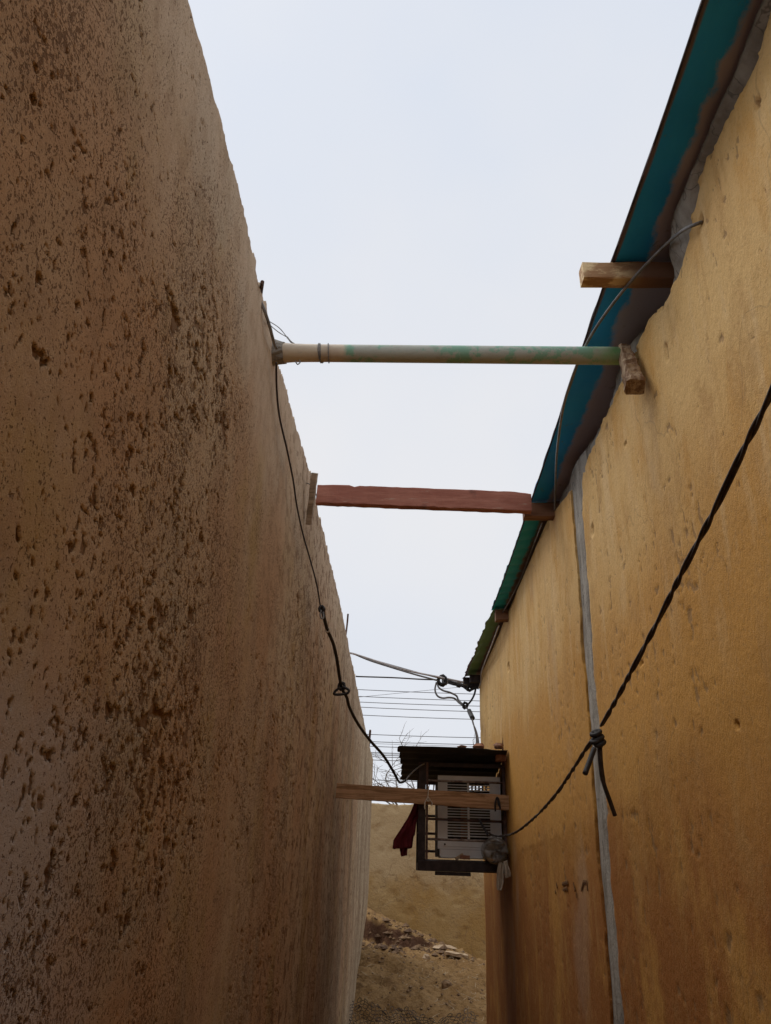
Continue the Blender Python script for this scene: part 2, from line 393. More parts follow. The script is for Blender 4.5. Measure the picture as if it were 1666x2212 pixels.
M_LINE = simple('overhead_line', (.16,.17,.19), (.20,.21,.23), 5, rough=.6, bump=0)
M_STRING = simple('off_white_string', (.50,.42,.32), (.60,.52,.42), 60, bump=.001)
M_CLOTHRED = simple('maroon_cloth', (.095,.014,.018), (.14,.022,.026), 9, rough=.95, bump=.002, bscale=120, spec=.1)
M_RAG = simple('dirty_white_rag', (.40,.33,.24), (.55,.47,.36), 12, rough=.95, bump=.003, bscale=70, spec=.1)
M_BRICK = simple('worn_wood_block', (.26,.11,.065), (.34,.17,.10), 30, bump=.003)
M_STONE = simple('pale_broken_tile', (.36,.25,.15), (.45,.33,.21), 12, bump=.004)
M_PEBBLE = simple('ground_pebbles', (.10,.055,.028), (.25,.155,.08), 6, bump=.004)
M_CLOD = simple('dark_clods', (.09,.048,.024), (.21,.125,.06), 5, bump=.004)
M_STRAW = simple('dry_straw', (.40,.30,.18), (.55,.44,.29), 12, bump=0)
M_NET = simple('rusty_chicken_wire', (.055,.045,.04), (.11,.09,.075), 20, bump=0)
M_TWIG = simple('bare_grey_twigs', (.14,.12,.10), (.20,.17,.15), 9, bump=0)
q = M('clear_plastic', .16, .5); q.color((.78,.74,.68))
q.b.inputs['Transmission Weight'].default_value = .9; q.b.inputs['IOR'].default_value = 1.25; M_CLEAR = q.m
M_MARK = simple('smeared_dark_marks', (.12,.06,.025), (.22,.11,.04), 60, bump=0)

# ================================================================== SETTING: ground
def terrain(x, y):
    z = -0.2 - 0.38*ss(y, 11.5, 20.0) + 0.0*x
    # earth heaped against the back wall, falling to the right; its face is dug away to a raw bank
    f_ = ss(y, 16.5, 20.0)
    plat = (.76 - .34*(x+.6))*(1-f_) + (.74 - .485*(x+.68))*f_
    plat = np.maximum(plat, -.62)
    face_y = 16.8 + 1.0*(fbm(x*1.6, x*0+3, 5, 3)-.5) + 0.5*(vnoise(x*5, x*0+1, 8)-.5)
    apron = -.2 + .46*ss(y, 11.0, 17.2) + .05*np.sin(x*2.3+y)
    low = np.minimum(apron, plat + .0)
    k = ss(y + .35*(fbm(x*4, y*4, 9, 3)-.5), face_y - .16, face_y + .20)
    lump = .55*(fbm(x*5.5, y*4, 41, 4, .6)-.5)
    bank = k*(1-k)*4*ss(plat-low, .05, .2)
    out = low*(1-k) + plat*k + bank*lump
    out = out + 0.10*(fbm(x*1.3, y*1.3, 2)-.5) + 0.16*(fbm(x*4, y*4, 4, 4, .6)-.5) + 0.13*(fbm(x*11, y*11, 6, 3, .6)-.5)
    hole = np.exp(-((x-.95)/.22)**2-((y-14.6)/.3)**2) + .8*np.exp(-((x+.1)/.2)**2-((y-14.2)/.25)**2)
    return out - .14*hole, np.clip(bank*1.3 + .5*hole, 0, 1)
xs = np.concatenate([[-400,-120,-40,-12,-6], np.linspace(-3.0, 4.5, 190), [8,16,45,130,400]])
ys = np.concatenate([[-400,-100,-30,-8,0,4], np.linspace(8, 19.0, 280), np.linspace(19.2,22,12), [26,35,60,150,450]])
GX, GY = np.meshgrid(xs, ys)
ZT, CUT = terrain(np.clip(GX,-4,5), np.clip(GY,8,21))
far = ss(np.abs(GX), 6, 20) + ss(GY, 24, 60) ; far = np.clip(far, 0, 1)
ZT = ZT*(1-far) + (-.3)*far
ground = mk('ground', np.stack([GX,GY,ZT],-1).reshape(-1,3), gridF(*GX.shape), M_EARTH, smooth=True, kind='structure', base=np.zeros(3))
at = ground.data.attributes.new('cut', 'FLOAT', 'POINT'); at.data.foreach_set('value', CUT.ravel().astype(np.float32))
def gz(x, y): return float(terrain(np.array([x]), np.array([y]))[0][0])

# ================================================================== LEFT WALL
def slab(name, xface, sgn, ys, top, zrows, disp, mat, parent=None, thick=0.3, zbase=-0.6, ywarp=None, zlow=None, **k):
    """a rendered wall face on the plane x = xface (open side towards -sgn), with thickness, ends and ragged top"""
    ys = np.asarray(ys); T = np.asarray(top)
    t = np.linspace(0, 1, zrows)
    Yg, tg = np.meshgrid(ys, t); Tg = np.broadcast_to(T, Yg.shape)
    Zg = zbase + tg*(Tg - zbase)
    if zlow is not None:                                   # few rows below the part anyone can see
        zl = np.maximum(zlow(ys), zbase+.02); nlow = 6
        Zg = np.concatenate([zbase + np.linspace(0, 1, nlow, endpoint=False)[:, None]*(zl-zbase)[None, :],
                             zl[None, :] + np.linspace(0, 1, zrows-nlow)[:, None]*(T-zl)[None, :]])
    D, broken = disp(Yg, Zg)
    Yw = Yg if ywarp is None else ywarp(Yg, Zg)
    Xg = xface + sgn*D
    Vf = np.stack([Xg, Yw, Zg], -1).reshape(-1, 3)
    nr, nc = Yg.shape
    F = gridF(nr, nc) if sgn > 0 else gridF(nr, nc)[:, ::-1]
    # back shell: offset rim
    rim = np.concatenate([np.arange(nc), np.arange(1, nr)*nc + nc-1, (nr-1)*nc + np.arange(nc-2, -1, -1), np.arange(nr-2, 0, -1)*nc])
    Vb = Vf[rim].copy(); Vb[:, 0] = xface + sgn*thick
    n0 = len(Vf); m = len(rim)
    idx = np.arange(m); nx = (idx+1) % m
    Fr = np.stack([rim[nx], rim, n0+idx, n0+nx], -1)
    if sgn < 0: Fr = Fr[:, ::-1]
    V = np.concatenate([Vf, Vb]); F = np.concatenate([F, Fr])
    # back face as a strip between bottom rim and top rim
    b0 = n0 + np.arange(nc); t0 = n0 + (nc + nr - 1) + np.arange(nc) - 1
    t0 = n0 + nc - 1 + (nr - 1) + np.arange(nc)          # top rim runs backwards
    t0 = t0[::-1]
    Fb = np.stack([b0[:-1], t0[:-1], t0[1:], b0[1:]], -1)
    if sgn < 0: Fb = Fb[:, ::-1]
    F = np.concatenate([F, Fb])
    o = mk(name, V, F.astype(np.int32), mat, parent, smooth=False, **k)
    o.data.polygons.foreach_set('use_smooth', np.concatenate([np.ones((nr-1)*(nc-1), bool), np.zeros(len(F)-(nr-1)*(nc-1), bool)]))
    a_ = o.data.attributes.new('broken', 'FLOAT', 'POINT')
    a_.data.foreach_set('value', np.concatenate([broken.ravel(), np.zeros(m)]).astype(np.float32))
    return o

def geo_cols(y0, y1, k):
    out = [y0]
    while out[-1] < y1: out.append(out[-1]*(1+k))
    out[-1] = y1; return np.array(out)

yl = np.concatenate([[-4,-2.5,-1.2,-.4,.1,.3,.45], geo_cols(.56, 3.2, .0033), geo_cols(3.22, 15.9, .0062)])
Hl = np.interp(yl, [0, 1.17, 1.48, 2.08, 2.67, 3.3, 3.65, 4.2, 6.67, 9, 12.2, 15.7], [1.87,1.88,1.906,1.915,1.90,1.96,2.0,2.0,2.02,1.97,1.88,1.885]) + 1.6
jag = .030*(fbm(yl*2.2, yl*0+2, 3)-.5) + .11*(fbm(yl*11, yl*0+7, 5, 4, .7)-.5)*vnoise(yl*1.9, yl*0+5, 6) + .016*rng.normal(0, 1, len(yl))*ss(yl, .9, 2.5)*vnoise(yl*2.7, yl*0+9, 7) + .02*np.clip(vnoise(yl*22, yl*0+4, 9)-.55, 0, 1)
Hl = Hl + jag*np.clip(yl/1.5, .4, 1.2)

def disp_left(Y, Z):
    f1 = ss(Y, 13, 5); f2 = ss(Y, 5.5, 2.2); HT = np.interp(Y, yl, Hl)
    dens = fbm(Y*1.5, Z*1.2, 11, 4) + .06*ss(Z, 3.3, 2.6) - .17*ss(HT-Z, .75, .1) + .05*(fbm(Y*6, Z*4, 12, 3)-.5)
    wy = Y + .012*(fbm(Y*30, Z*30, 15, 2)-.5); wz = Z + .02*(fbm(Y*25, Z*25, 16, 2)-.5)
    n0 = fbm(wy*24, wz*19, 7, 4, .6); n1 = fbm(wy*58, wz*46, 1, 3, .6)
    p0 = ss(n0 + .45*(dens-.5), .80, .82)*f1; p1 = ss(n1 + .6*(dens-.5), .80, .82)*ss(Y, 9, 3.5)
    d = .008*p0*(.55+.6*n1) + .004*p1
    d = d + .014*(fbm(Y*.9, Z*.8, 31, 3)-.5) + .004*(fbm(Y*4, Z*2.5, 33, 3)-.5) + .0022*(fbm(Y*30, Z*9, 35, 3)-.5)*ss(Y,9,4) + .0012*(fbm(Y*80, Z*45, 36, 2)-.5)*f2
    d = d + .07*ss(Y, 10, 15.5)*ss(Z, 1.2, .0)                    # washed-out foot of the far end
    d = d + .008*ss(Z, HT-.02, HT)*fbm(Y*20, Z*20, 37, 2) - .006
    return d, np.clip(.9*p0 + .75*p1, 0, 1)
def warp_left(Y, Z):    # far end: eroded backwards towards its base
    return Y - ss(Y, 11.5, 15.9)*1.6*ss(Z, .9, -.4)*((Y-11.5)/4.4).clip(0,1) + ss(Y, 15.5, 15.9)*.10*(vnoise(Z*5, Z*0+2, 3)-.5)
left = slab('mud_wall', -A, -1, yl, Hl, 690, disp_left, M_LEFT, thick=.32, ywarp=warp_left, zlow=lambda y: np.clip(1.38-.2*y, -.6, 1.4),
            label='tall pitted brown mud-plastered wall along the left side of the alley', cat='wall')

# ================================================================== BACK WALL
xb = np.linspace(-9, 11, 400); zb_ = np.linspace(-1.5, 1, 60)
topb = 2.98 + .06*(fbm(xb*1.2, xb*0+3, 4)-.5) + .07*(fbm(xb*7, xb*0+3, 8, 3)-.5)
tt = np.linspace(0, 1, 110); Xb, Tb = np.meshgrid(xb, tt); Zb = -1.5 + Tb*(topb[None,:] + 1.5)
Db = .05*(fbm(Xb*.8, Zb*.8, 51, 3)-.5) + .03*ss(fbm(Xb*4, Zb*4, 52, 4), .6, .72) + .05*ss(Zb, 2.75, 3.0)*fbm(Xb*6, Zb*6, 53, 3)
Vb = np.stack([Xb, 20.0 + Db, Zb], -1).reshape(-1, 3); nr, nc = Xb.shape
mbk = list(map(tuple, Vb)); Fbk = [tuple(f) for f in gridF(nr, nc)]
n0 = len(mbk)
for i in range(nc): mbk.append((xb[i], 20.4, topb[i]))
for i in range(nc): mbk.append((xb[i], 20.4, -1.5))
for i in range(nc-1):
    Fbk.append(((nr-1)*nc+i, (nr-1)*nc+i+1, n0+i+1, n0+i)); Fbk.append((n0+i, n0+i+1, n0+nc+i+1, n0+nc+i))
mk('boundary_wall', mbk, Fbk, M_BACK, smooth=True, label='cracked ochre plastered boundary wall across the far end of the alley', cat='wall')

# ================================================================== RIGHT BUILDING
ZS = 3.6                              # underside of the roof sheets
bld = empty('house', (2.5, 3, -.3), 'ochre plastered house with teal eaves along the right side of the alley', 'building')
edge_px = [(1664,18),(1640,100),(1603,190),(1562,270),(1530,330),(1506,400),(1498,440),(1482,520),(1457,600),(1430,655),(1402,690),(1386,725),(1358,800),(1312,890),(1275,975),(1256,1030)]
ey = []; ez = []
for e_ in edge_px:
    p_ = P(*e_, X=B); ey.append(p_[1]); ez.append(p_[2])
ey = [-4, 1.0] + ey + [4.4, 9]; ez = [ez[0], ez[0]] + ez + [ZS-.02, ZS-.02]
SY0, SY1 = 3.53, 3.74                 # cement-filled joint
def top_right(y):
    t_ = np.interp(y, ey, ez)
    return t_ + (.035*(fbm(y*7, y*0+3, 3, 3)-.5) + .026*(fbm(y*34, y*0+5, 5, 3)-.5))*(ss(y, 4.2, 3.3))
def disp_right(Y, Z):
    dens = fbm(Y*1.1, Z*.9, 61, 3)
    n2 = fbm(Y*22, Z*13, 62, 3, .55); n1 = fbm(Y*8, Z*4, 66, 4, .6)
    p = ss(fbm(Y*34, Z*17, 62, 3, .55) + .45*(dens-.5), .80, .86); p1 = ss(n1 + .4*(dens-.5), .87, .9)
    d = .004*p + .003*p1 + .014*(fbm(Y*.8, Z*.9, 63, 3)-.5) + .005*(fbm(Y*5, Z*3, 64, 3)-.5)
    # chipped away at the ragged top edge
    tp = np.interp(Y, ey, ez)
    d = d + .010*ss(Z, tp-.05, tp+.01)*ss(fbm(Y*18, Z*18, 65, 3), .45, .6)*ss(Y, 4.0, 3.4)
    # gouges: the long one below the pipe, the hole the cable leaves, a few single chips
    gg = 0
    for (gx, gy0, gy1, wd) in ((1440,735,785,.014),(1637,208,236,.014),(1514,462,492,.016),(1354,952,962,.015),(1098,1430,1452,.05),(1280,1130,1160,.02),(1388,1430,1436,.02),(1592,1560,1572,.012)):
        g0 = P(gx, gy0, X=B); g1 = P(gx, gy1, X=B); yc_ = (g0[1]+g1[1])/2; zc_ = (g0[2]+g1[2])/2; hz = abs(g0[2]-g1[2])/2
        gg = np.maximum(gg, np.exp(-((Y-yc_)/wd)**2 - ((Z-zc_)/hz)**4)*(.75+.5*fbm(Y*60, Z*60, 67, 2)))
    d = d + .016*ss(gg, .25, .7)
    return d, np.clip(p + p1*.8 + ss(gg, .3, .7), 0, 1)
def jit(a, amp=.03, s=3): return amp*(fbm(a*3.5, a*0+1, s, 4, .65)-.5)
yr1 = np.concatenate([[-4,-2,-.5,.4,.9], geo_cols(1.1, SY0, .0052)])
def warp_r1(Y, Z): return Y + ss(Y, SY0-.15, SY0)*(jit(Z, .10, 71) + .03*(fbm(Z*21, Z*0+2, 75, 3)-.5) - .05*ss(Z, 3.15, 3.45))
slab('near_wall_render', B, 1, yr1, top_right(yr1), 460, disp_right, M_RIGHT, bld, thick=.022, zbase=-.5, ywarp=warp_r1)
yr2 = geo_cols(SY1, 8.8, .0052)
def warp_r2(Y, Z): return Y + ss(Y, SY1+.15, SY1)*(jit(Z, .10, 73) + .03*(fbm(Z*19, Z*0+2, 76, 3)-.5))
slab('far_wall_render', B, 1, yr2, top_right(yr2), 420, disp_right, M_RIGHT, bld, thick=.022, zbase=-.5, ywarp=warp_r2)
# cement core behind the render, with the cavity broken open under the eaves
yc = np.concatenate([[-4,-1,.6], geo_cols(1.0, 8.79, .006)])
def disp_core(Y, Z):
    d = .022*(fbm(Y*11, Z*14, 81, 5, .6)-.5) + .014*ss(fbm(Y*3, Z*5, 82, 4), .5, .65)
    cav = np.exp(-((Y-2.32)/.15)**2)*ss(Z, 3.47, 3.53)
    cav2 = np.exp(-((Y-3.2)/.25)**2)*ss(Z, 3.53, 3.57)
    tp_ = np.interp(Y, ey, ez); fil = ss((Z-tp_)/np.maximum(3.596-tp_, .02), .02, .75)*ss(Y, 2.25, 2.0)
    return d + .14*cav + .06*cav2 - .042*fil, d*0
slab('mortar_core', B+.031, 1, yc, np.full(len(yc), ZS-.004), 300, disp_core, M_CEMENT, bld, thick=.22, zbase=-.5)
# joint filler
ysr = np.linspace(SY0-.09, SY1+.06, 64)
def disp_strip(Y, Z):
    u = (Y-SY0)/(SY1-SY0)
    d = .010*(u-.5)**2*4*.6 + .007*(fbm(Y*18, Z*7, 91, 4, .6)-.5) + .010*ss(np.abs(u-.10-.04*np.sin(Z*3)-1.2*jit(Z,.3,92)), .06, .0)*ss(fbm(Z*2, Z*0+4, 95, 2), .35, .5) + .008*ss(np.abs(u-.62-.05*np.sin(Z*5)-1.5*jit(Z,.3,94)), .04, .0)*ss(Z, 2.2, 2.6)
    return d, d*0
slab('joint_filler', B+.0055, 1, ysr, np.full(len(ysr), 3.55), 300, disp_strip, M_CEMENT, bld, thick=.022, zbase=-.5)
# end wall, inner side walls, so that the house is closed
MB().box((B+.02, 8.60, -.5), (5.2, 8.79, ZS-.01)).build('end_wall', M_RIGHT, bld)
MB().box((5.0, -4, -.5), (5.2, 8.58, ZS+.3)).build('rear_wall', M_RIGHT, bld)

# roof sheets: ridges run down the slope (x), cut edges a little uneven
def sheet(name, y0, y1, mat, zoff, xe, amp, per, jagamp, droop=0.0):
    n = max(40, int((y1-y0)/per*10)); yy = np.linspace(y0, y1, n); xx = np.concatenate([np.linspace(0, .22, 16), [.6,1.5,4.6]])
    Yg, Ug = np.meshgrid(yy, xx)
    edge = np.interp(yy, [k_[0] for k_ in xe], [k_[1] for k_ in xe]) + jagamp*(fbm(yy*5, yy*0+2, 4, 4, .6)-.5)
    Xg = edge[None,:] + Ug
    wave = amp*np.sin(2*math.pi*Yg/per)
    Zg = ZS + zoff + .10*(Xg-.7) + np.maximum(wave, -amp*.6) + .010*(fbm(Yg*1.5, Xg*3, 14, 3)-.5) - droop*ss(Ug, .06, 0)*(fbm(yy*2.2, yy*0+6, 6, 3)[None,:])
    nr, nc = Yg.shape; t_ = .0025
    V0 = np.stack([Xg, Yg, Zg], -1).reshape(-1, 3); V1 = V0 + (0, 0, t_)
    F0 = gridF(nr, nc); F1 = F0[:, ::-1] + len(V0)
    i = np.arange(nc-1); Fe = np.stack([i+1, i, i+len(V0), i+1+len(V0)], -1)
    j = np.arange(nr-1)*nc; Fs = np.stack([j, j+nc, j+nc+len(V0), j+len(V0)], -1); Fs2 = Fs[:, ::-1] + nc-1
    return mk(name, np.concatenate([V0, V1]), np.concatenate([F0, F1, Fe, Fs, Fs2]).astype(np.int32), mat, bld, smooth=True)
XE = [(0,.715),(1.3,.717),(1.55,.722),(2.1,.720),(2.7,.724),(3.8,.740),(4.3,.742),(5.5,.75),(6.2,.745),(7.4,.728),(8.2,.712),(8.9,.70)]
sheet('roof_sheet', -4.2, 4.22, M_TEAL, .004, XE, .004, .30, .008)
sheet('roof_sheet', 4.17, 6.35, M_TEAL2, .012, XE, .006, .16, .014, .008)
sheet('roof_sheet', 6.30, 8.95, M_GREEN, .020, XE, .004, .33, .06, .05)
# folded lip that shows as a thin dark line along the near eave
MB().tube(spline([(np.interp(y_, [k_[0] for k_ in XE],[k_[1] for k_ in XE])+.004, y_, ZS+.006) for y_ in np.linspace(-.5, 6.3, 40)], 3), .0045, 5).build('eave_lip', M_DARKWOOD, bld)

# rafters
def rafter(px_l, py_l, y_, x0, z_, w_, h_, mat, seed, x1=2.0):
    V, F = timber((x0, y_, z_), (x1, y_, z_+.02), w_, h_, seed=seed); return mk('rafter', V, F, mat, bld)
pl = P(1256, 592, Y=2.19)
rafter(0, 0, 2.19, pl[0], 3.562, .058, .074, M_STUB, 1)
rafter(0, 0, 4.20, .70, 3.545, .07, .088, M_RAFTER, 2)
rafter(0, 0, 6.33, .775, 3.552, .08, .09, M_RAFTER, 3)
rafter(0, 0, 8.72, .76, 3.545, .07, .085, M_DARKWOOD, 4)
eb = MB(); V, F = timber((.70, 8.92, 3.545), (3.0, 8.92, 3.56), .03, .12, seed=5); eb.add(V, F); eb.build('end_board', M_DARKWOOD, bld)
# faint dark marks rubbed on the paint low on the wall
for strokes in ([(1203,1908),(1205,1918)],[(1216,1910),(1228,1906)],[(1218,1922),(1226,1918),(1227,1926)],[(1240,1908),(1244,1925)],[(1257,1924),(1262,1905),(1269,1906),(1271,1924)],[(1201,1925),(1202,1930)],[(1246,1928),(1247,1940)]):
    pts = [P(*s_, X=B-.001) for s_ in strokes]
    V = []; F = []
    mbm = MB(); mbm.tube([p_ + np.array((0,0,0)) for p_ in pts], .009, 5)
    Vm = np.array(mbm.v); Vm[:,0] = B - .004 + (Vm[:,0]-(B-.001))*.25
    mk('scrape_mark', Vm, mbm.f, M_MARK, bld)

# ================================================================== ACROSS THE ALLEY
# faded green pipe
pl = P(600, 762, X=-A+.02); pr = P(1352, 769, X=B-.035)
d_ = pr-pl; L_ = np.linalg.norm(d_); d_ /= L_
pipe = empty('drain_pipe', pl, 'faded green and cream plastic pipe spanning the alley near the top', 'pipe')
pts = [pl - d_*.10]; rad = [.040]
for f_, r_ in ((-.05,.050),(-.02,.046),(.02,.041),(.06,.0375),(.12,.036)): pts.append(pl + d_*f_); rad.append(r_)
for f_ in np.linspace(.2, L_, 14): pts.append(pl + d_*f_); rad.append(.0352)
MB().tube(pts, rad, 28).build('tube', M_PIPE, pipe, smooth=True)
col = MB(); col.tube([pl - d_*.055, pl - d_*.03, pl - d_*.005, pl + d_*.028], [.062,.058,.050,.0425], 18)
vv = np.array(col.v) + rng.normal(0, .003, (len(col.v), 3)); mk('cement_collar', vv, col.f, M_CEMENT, pipe)
# tie wire round the pipe and up to the wall top
tw = []
for k in range(3*16):
    a_ = 2*math.pi*k/16; q_ = pl + d_*(.155 + .05*k/48 + .012*math.sin(a_*.5)); tw.append(q_ + np.array((0, math.cos(a_)*.0385, math.sin(a_)*.0385)))
wire = empty('tie_wire', tw[0], 'thin twisted tie wire wrapped round the cream end of the pipe', 'wire')
MB().tube(tw, .0026, 5).build('coil', M_GREYWIRE, wire)
yq = pl[1]
k0 = P(628, 738, Y=yq+.01); k1 = P(620, 728, Y=yq+.03); k2 = P(575, 690, X=-A+.02); k3 = P(578, 697, X=-A+.015)
twisted([tw[0], k0, k1], .0024, .03).build('twist', M_GREYWIRE, wire)
MB().tube(spline([k1, P(603, 708, Y=yq+.03), k2], 6), .002, 5).tube(spline([k1, P(600, 716, Y=yq+.03), k3], 6), .002, 5).build('strand', M_GREYWIRE, wire)
MB().tube(spline([P(638,780,Y=yq-.04), P(643,787,Y=yq-.04), P(649,782,Y=yq-.04), P(646,778,Y=yq-.04)], 5), .0024, 5).build('loose_loop', M_GREYWIRE, wire)
# bent iron hook on the wall top
hk = [P(561, 650, X=-A-.03), P(564, 630, X=-A+.0), P(567, 609, X=-A+.02)]
rb = MB(); rb.tube(hk, .0075, 7); rb.tube([P(556, 622, X=-A-.02), P(564, 623, X=-A+.005)], .006, 6)
rb.build('iron_hook', M_RUST, label='small rusty forked iron hook standing on the left wall top above the pipe', cat='hook')
cb = spline([P(561,645,X=-A-.005), P(572,672,X=-A+.015), P(583,705,X=-A+.028), P(588,725,X=-A+.032), P(594,745,X=-A+.03), P(598,752,X=-A+.03)], 8)
MB().tube(cb, .006, 6).build('grey_cable', M_GREYWIRE, label='short grey cable bowed along the left wall top down to the pipe end', cat='cable')
# iron stub on the far wall top
MB().tube([P(743,1400,X=-A-.02), P(748,1366,X=-A-.02), P(750.5,1345,X=-A-.015), P(752,1326,X=-A-.01)], .009, 6).build('iron_rod', M_RUST, label='thin iron rod sticking up from the left wall beyond the red plank', cat='rod')
MB().tube([P(797,1612,X=-A-.03), P(800,1578,X=-A+.0)], .02, 6).build('iron_rod', M_RUST, label='tiny iron stub at the far end of the left wall top', cat='rod')

# peg of split wood at the pipe's right end
p0 = P(1364, 718, X=B-.04) + (0,.10,.0); p1 = P(1373, 836, X=B-.055)
V, F = timber(p0, p1, .060, .062, up=(1,0,0), seg=16, rough=.0045, seed=9, taper=(.72,1.08), chamfer=.008)
mk('wood_peg', V, F, M_PEG, label='short split wooden peg wedged between the pipe end and the ochre wall', cat='peg')

# red plank
yp = 4.10
L0 = P(685, 1069, Y=yp); R0 = P(1147, 1087, Y=yp-.02)
V, F = timber(L0, R0, .05, .122, seg=40, rough=.0018, seed=11)
V = np.array(V)
# chipped upper corners at both ends
for i in range(len(V)):
    fr = (V[i,0]-L0[0])/(R0[0]-L0[0])
    if V[i,2] > (L0[2]+(R0[2]-L0[2])*fr) + .03:
        V[i,2] -= .006*max(0, (.06-fr)/.06) + .012*max(0, (fr-.93)/.07) + (.010 if .16 < fr < .20 else 0)
mk('red_plank', V, F, M_RED, label='thick red-brown painted plank spanning the alley below the pipe', cat='plank')
# stick standing on the left wall beside it
s0 = P(667.5, 1133, X=-A+.03); s1 = P(680, 1022, X=-A+.06)
V, F = timber(s0, s1, .032, .034, up=(0,1,0), seg=12, rough=.0015, seed=13)
mk('wood_stick', V, F, M_GREYWOOD, label='grey weathered stick leaning upright against the left wall by the red plank', cat='stick')
MB().tube(spline([P(662,1043,X=-A-.0), P(672,1048,X=-A+.04), P(680,1060,X=-A+.055), P(684,1072,X=-A+.07)], 6), .003, 5).build('binding_wire', M_GREYWIRE, label='thin wire from the left wall top to the red plank end', cat='wire')

# low batten
b0 = P(727, 1708, Y=6.80); b1 = P(1101, 1735, Y=6.68)
V, F = timber(b0, b1, .035, .116, seg=40, rough=.0016, seed=15)
bat = mk('wood_batten', V, F, M_BATTEN, label='raw sawn wooden batten across the alley in front of the cooler cage', cat='batten')
yb = lambda px: b0[1] + (b1[1]-b0[1])*(px-727)/(1100-727)

# ================================================================== COOLER CAGE
YF = 6.78; YBK = 7.50
XL, XR = 0.155, B - .004
zt = P(918, 1652, Y=YF)[2]; zb0 = P(905, 1881, Y=YF)[2]; zb1 = P(930, 1856, Y=YF)[2]
cage = empty('cooler_cage', (.5, 7.1, zb0), 'dark rusty steel cage bracketed to the ochre wall round the cooler', 'cage')
def box(name, lo, hi, mat, parent, **k): return MB().box(lo, hi).build(name, mat, parent, **k)
def angle(name, lo, hi, mat, parent, ax=2):
    """angle-iron: two thin flanges"""
    mb = MB(); x0,y0,z0 = lo; x1,y1,z1 = hi; t_ = .006
    mb.box((x0,y0,z0),(x1,y0+t_,z1)); mb.box((x0,y0+t_,z0),(x0+t_,y1,z1)); return mb.build(name, mat, parent)
angle('post', (XL, YF, zb0), (XL+.058, YF+.055, zt+.02), M_DARKSTEEL, cage)
box('post_lip', (XL+.060, YF-.006, zb1-.004), (XL+.078, YF+.018, zt+.02), M_RUST, cage)
angle('post', (XL, YBK, zb0), (XL+.03, YBK+.04, zt-.06), M_DARKSTEEL, cage)
pk = P(1093.5, 1578, X=XR-.01)
mbp = MB(); mbp.box((XR-.028, YF-.002, zb0+.05), (XR-.004, YF+.03, zt+.02))
mbp.add([(XR-.028,YF-.002,zt+.021),(XR-.004,YF-.002,zt+.021),(XR-.004,YF+.03,zt+.021),(XR-.028,YF+.03,zt+.021),(XR-.012,YF+.01,pk[2])],[(0,1,4),(1,2,4),(2,3,4),(3,0,4),(3,2,1,0)])
mbp.build('post', M_RUST, cage)
box('post', (XR-.03, YBK, zb0+.05), (XR-.006, YBK+.03, zt-.06), M_RUST, cage)
# bottom rail with a bevelled ledge
mb = MB(); mb.add([(XL,YF-.012,zb0),(XR-.03,YF-.012,zb0+.012),(XR-.03,YF-.012,zb1-.012),(XL,YF-.012,zb1-.012),(XL+.03,YF+.05,zb0),(XR-.03,YF+.05,zb0),(XR-.03,YF+.05,zb1),(XL+.03,YF+.05,zb1)],
  [(0,1,2,3),(3,2,6,7),(0,4,5,1),(0,3,7,4),(1,5,6,2),(4,7,6,5)]); mb.build('bottom_rail', M_DARKSTEEL, cage)
box('bottom_rail', (XL, YF+.056, zb0), (XL+.05, YBK-.002, zb0+.06), M_DARKSTEEL, cage)
box('bottom_rail', (XL+.031, YBK-.001, zb0), (XR-.031, YBK+.04, zb0+.05), M_DARKSTEEL, cage)
box('floor_tray', (XL+.052, YF+.053, zb0+.01), (XR-.032, YBK-.004, zb0+.022), M_RUST, cage)
box('lower_plate', (XL+.14, YF-.004, zb0-.028), (XL+.42, YF+.10, zb0-.001), M_DARKSTEEL, cage)
box('top_rail', (XL+.079, YF-.008, zt-.012), (XR-.029, YF+.028, zt+.018), M_DARKSTEEL, cage)
box('top_rail', (XL+.008, YF+.057, zt-.03), (XL+.04, YBK-.002, zt), M_DARKSTEEL, cage)
box('top_rail', (XL+.032, YBK+.001, zt-.09), (XR-.031, YBK+.03, zt-.061), M_DARKSTEEL, cage)
def barl(py0, py1, mat, y_=YF+.008, r=.0095, x0=XL+.07, x1=XR-.02):
    a_ = P(925, py0, Y=y_); b_ = P(1095, py1, Y=y_)
    sl = (b_[2]-a_[2])/(b_[0]-a_[0])
    q0 = np.array((x0, y_, a_[2]+sl*(x0-a_[0]))); q1 = np.array((x1, y_, a_[2]+sl*(x1-a_[0])))
    MB().tube([q0, q1], r, 8).build('bar', mat, cage, smooth=True)
barl(1686, 1692, M_RUSTLIGHT); barl(1769, 1776, M_RUST); barl(1812.5, 1819, M_RUSTLIGHT)
for py in (1690, 1763, 1801, 1839):
    z_ = P(930, py, Y=YBK)[2]; MB().tube([(XL+.02, YBK-.01, z_), (XR-.02, YBK-.01, z_)], .011, 7).build('bar', M_RUST, cage)
for k, py in enumerate((1690, 1763, 1801, 1839)):
    z_ = P(930, py, Y=YBK)[2]; MB().tube([(XL+.016, YF+.05, z_), (XL+.016, YBK, z_)], .009, 7).build('bar', M_RUST, cage)

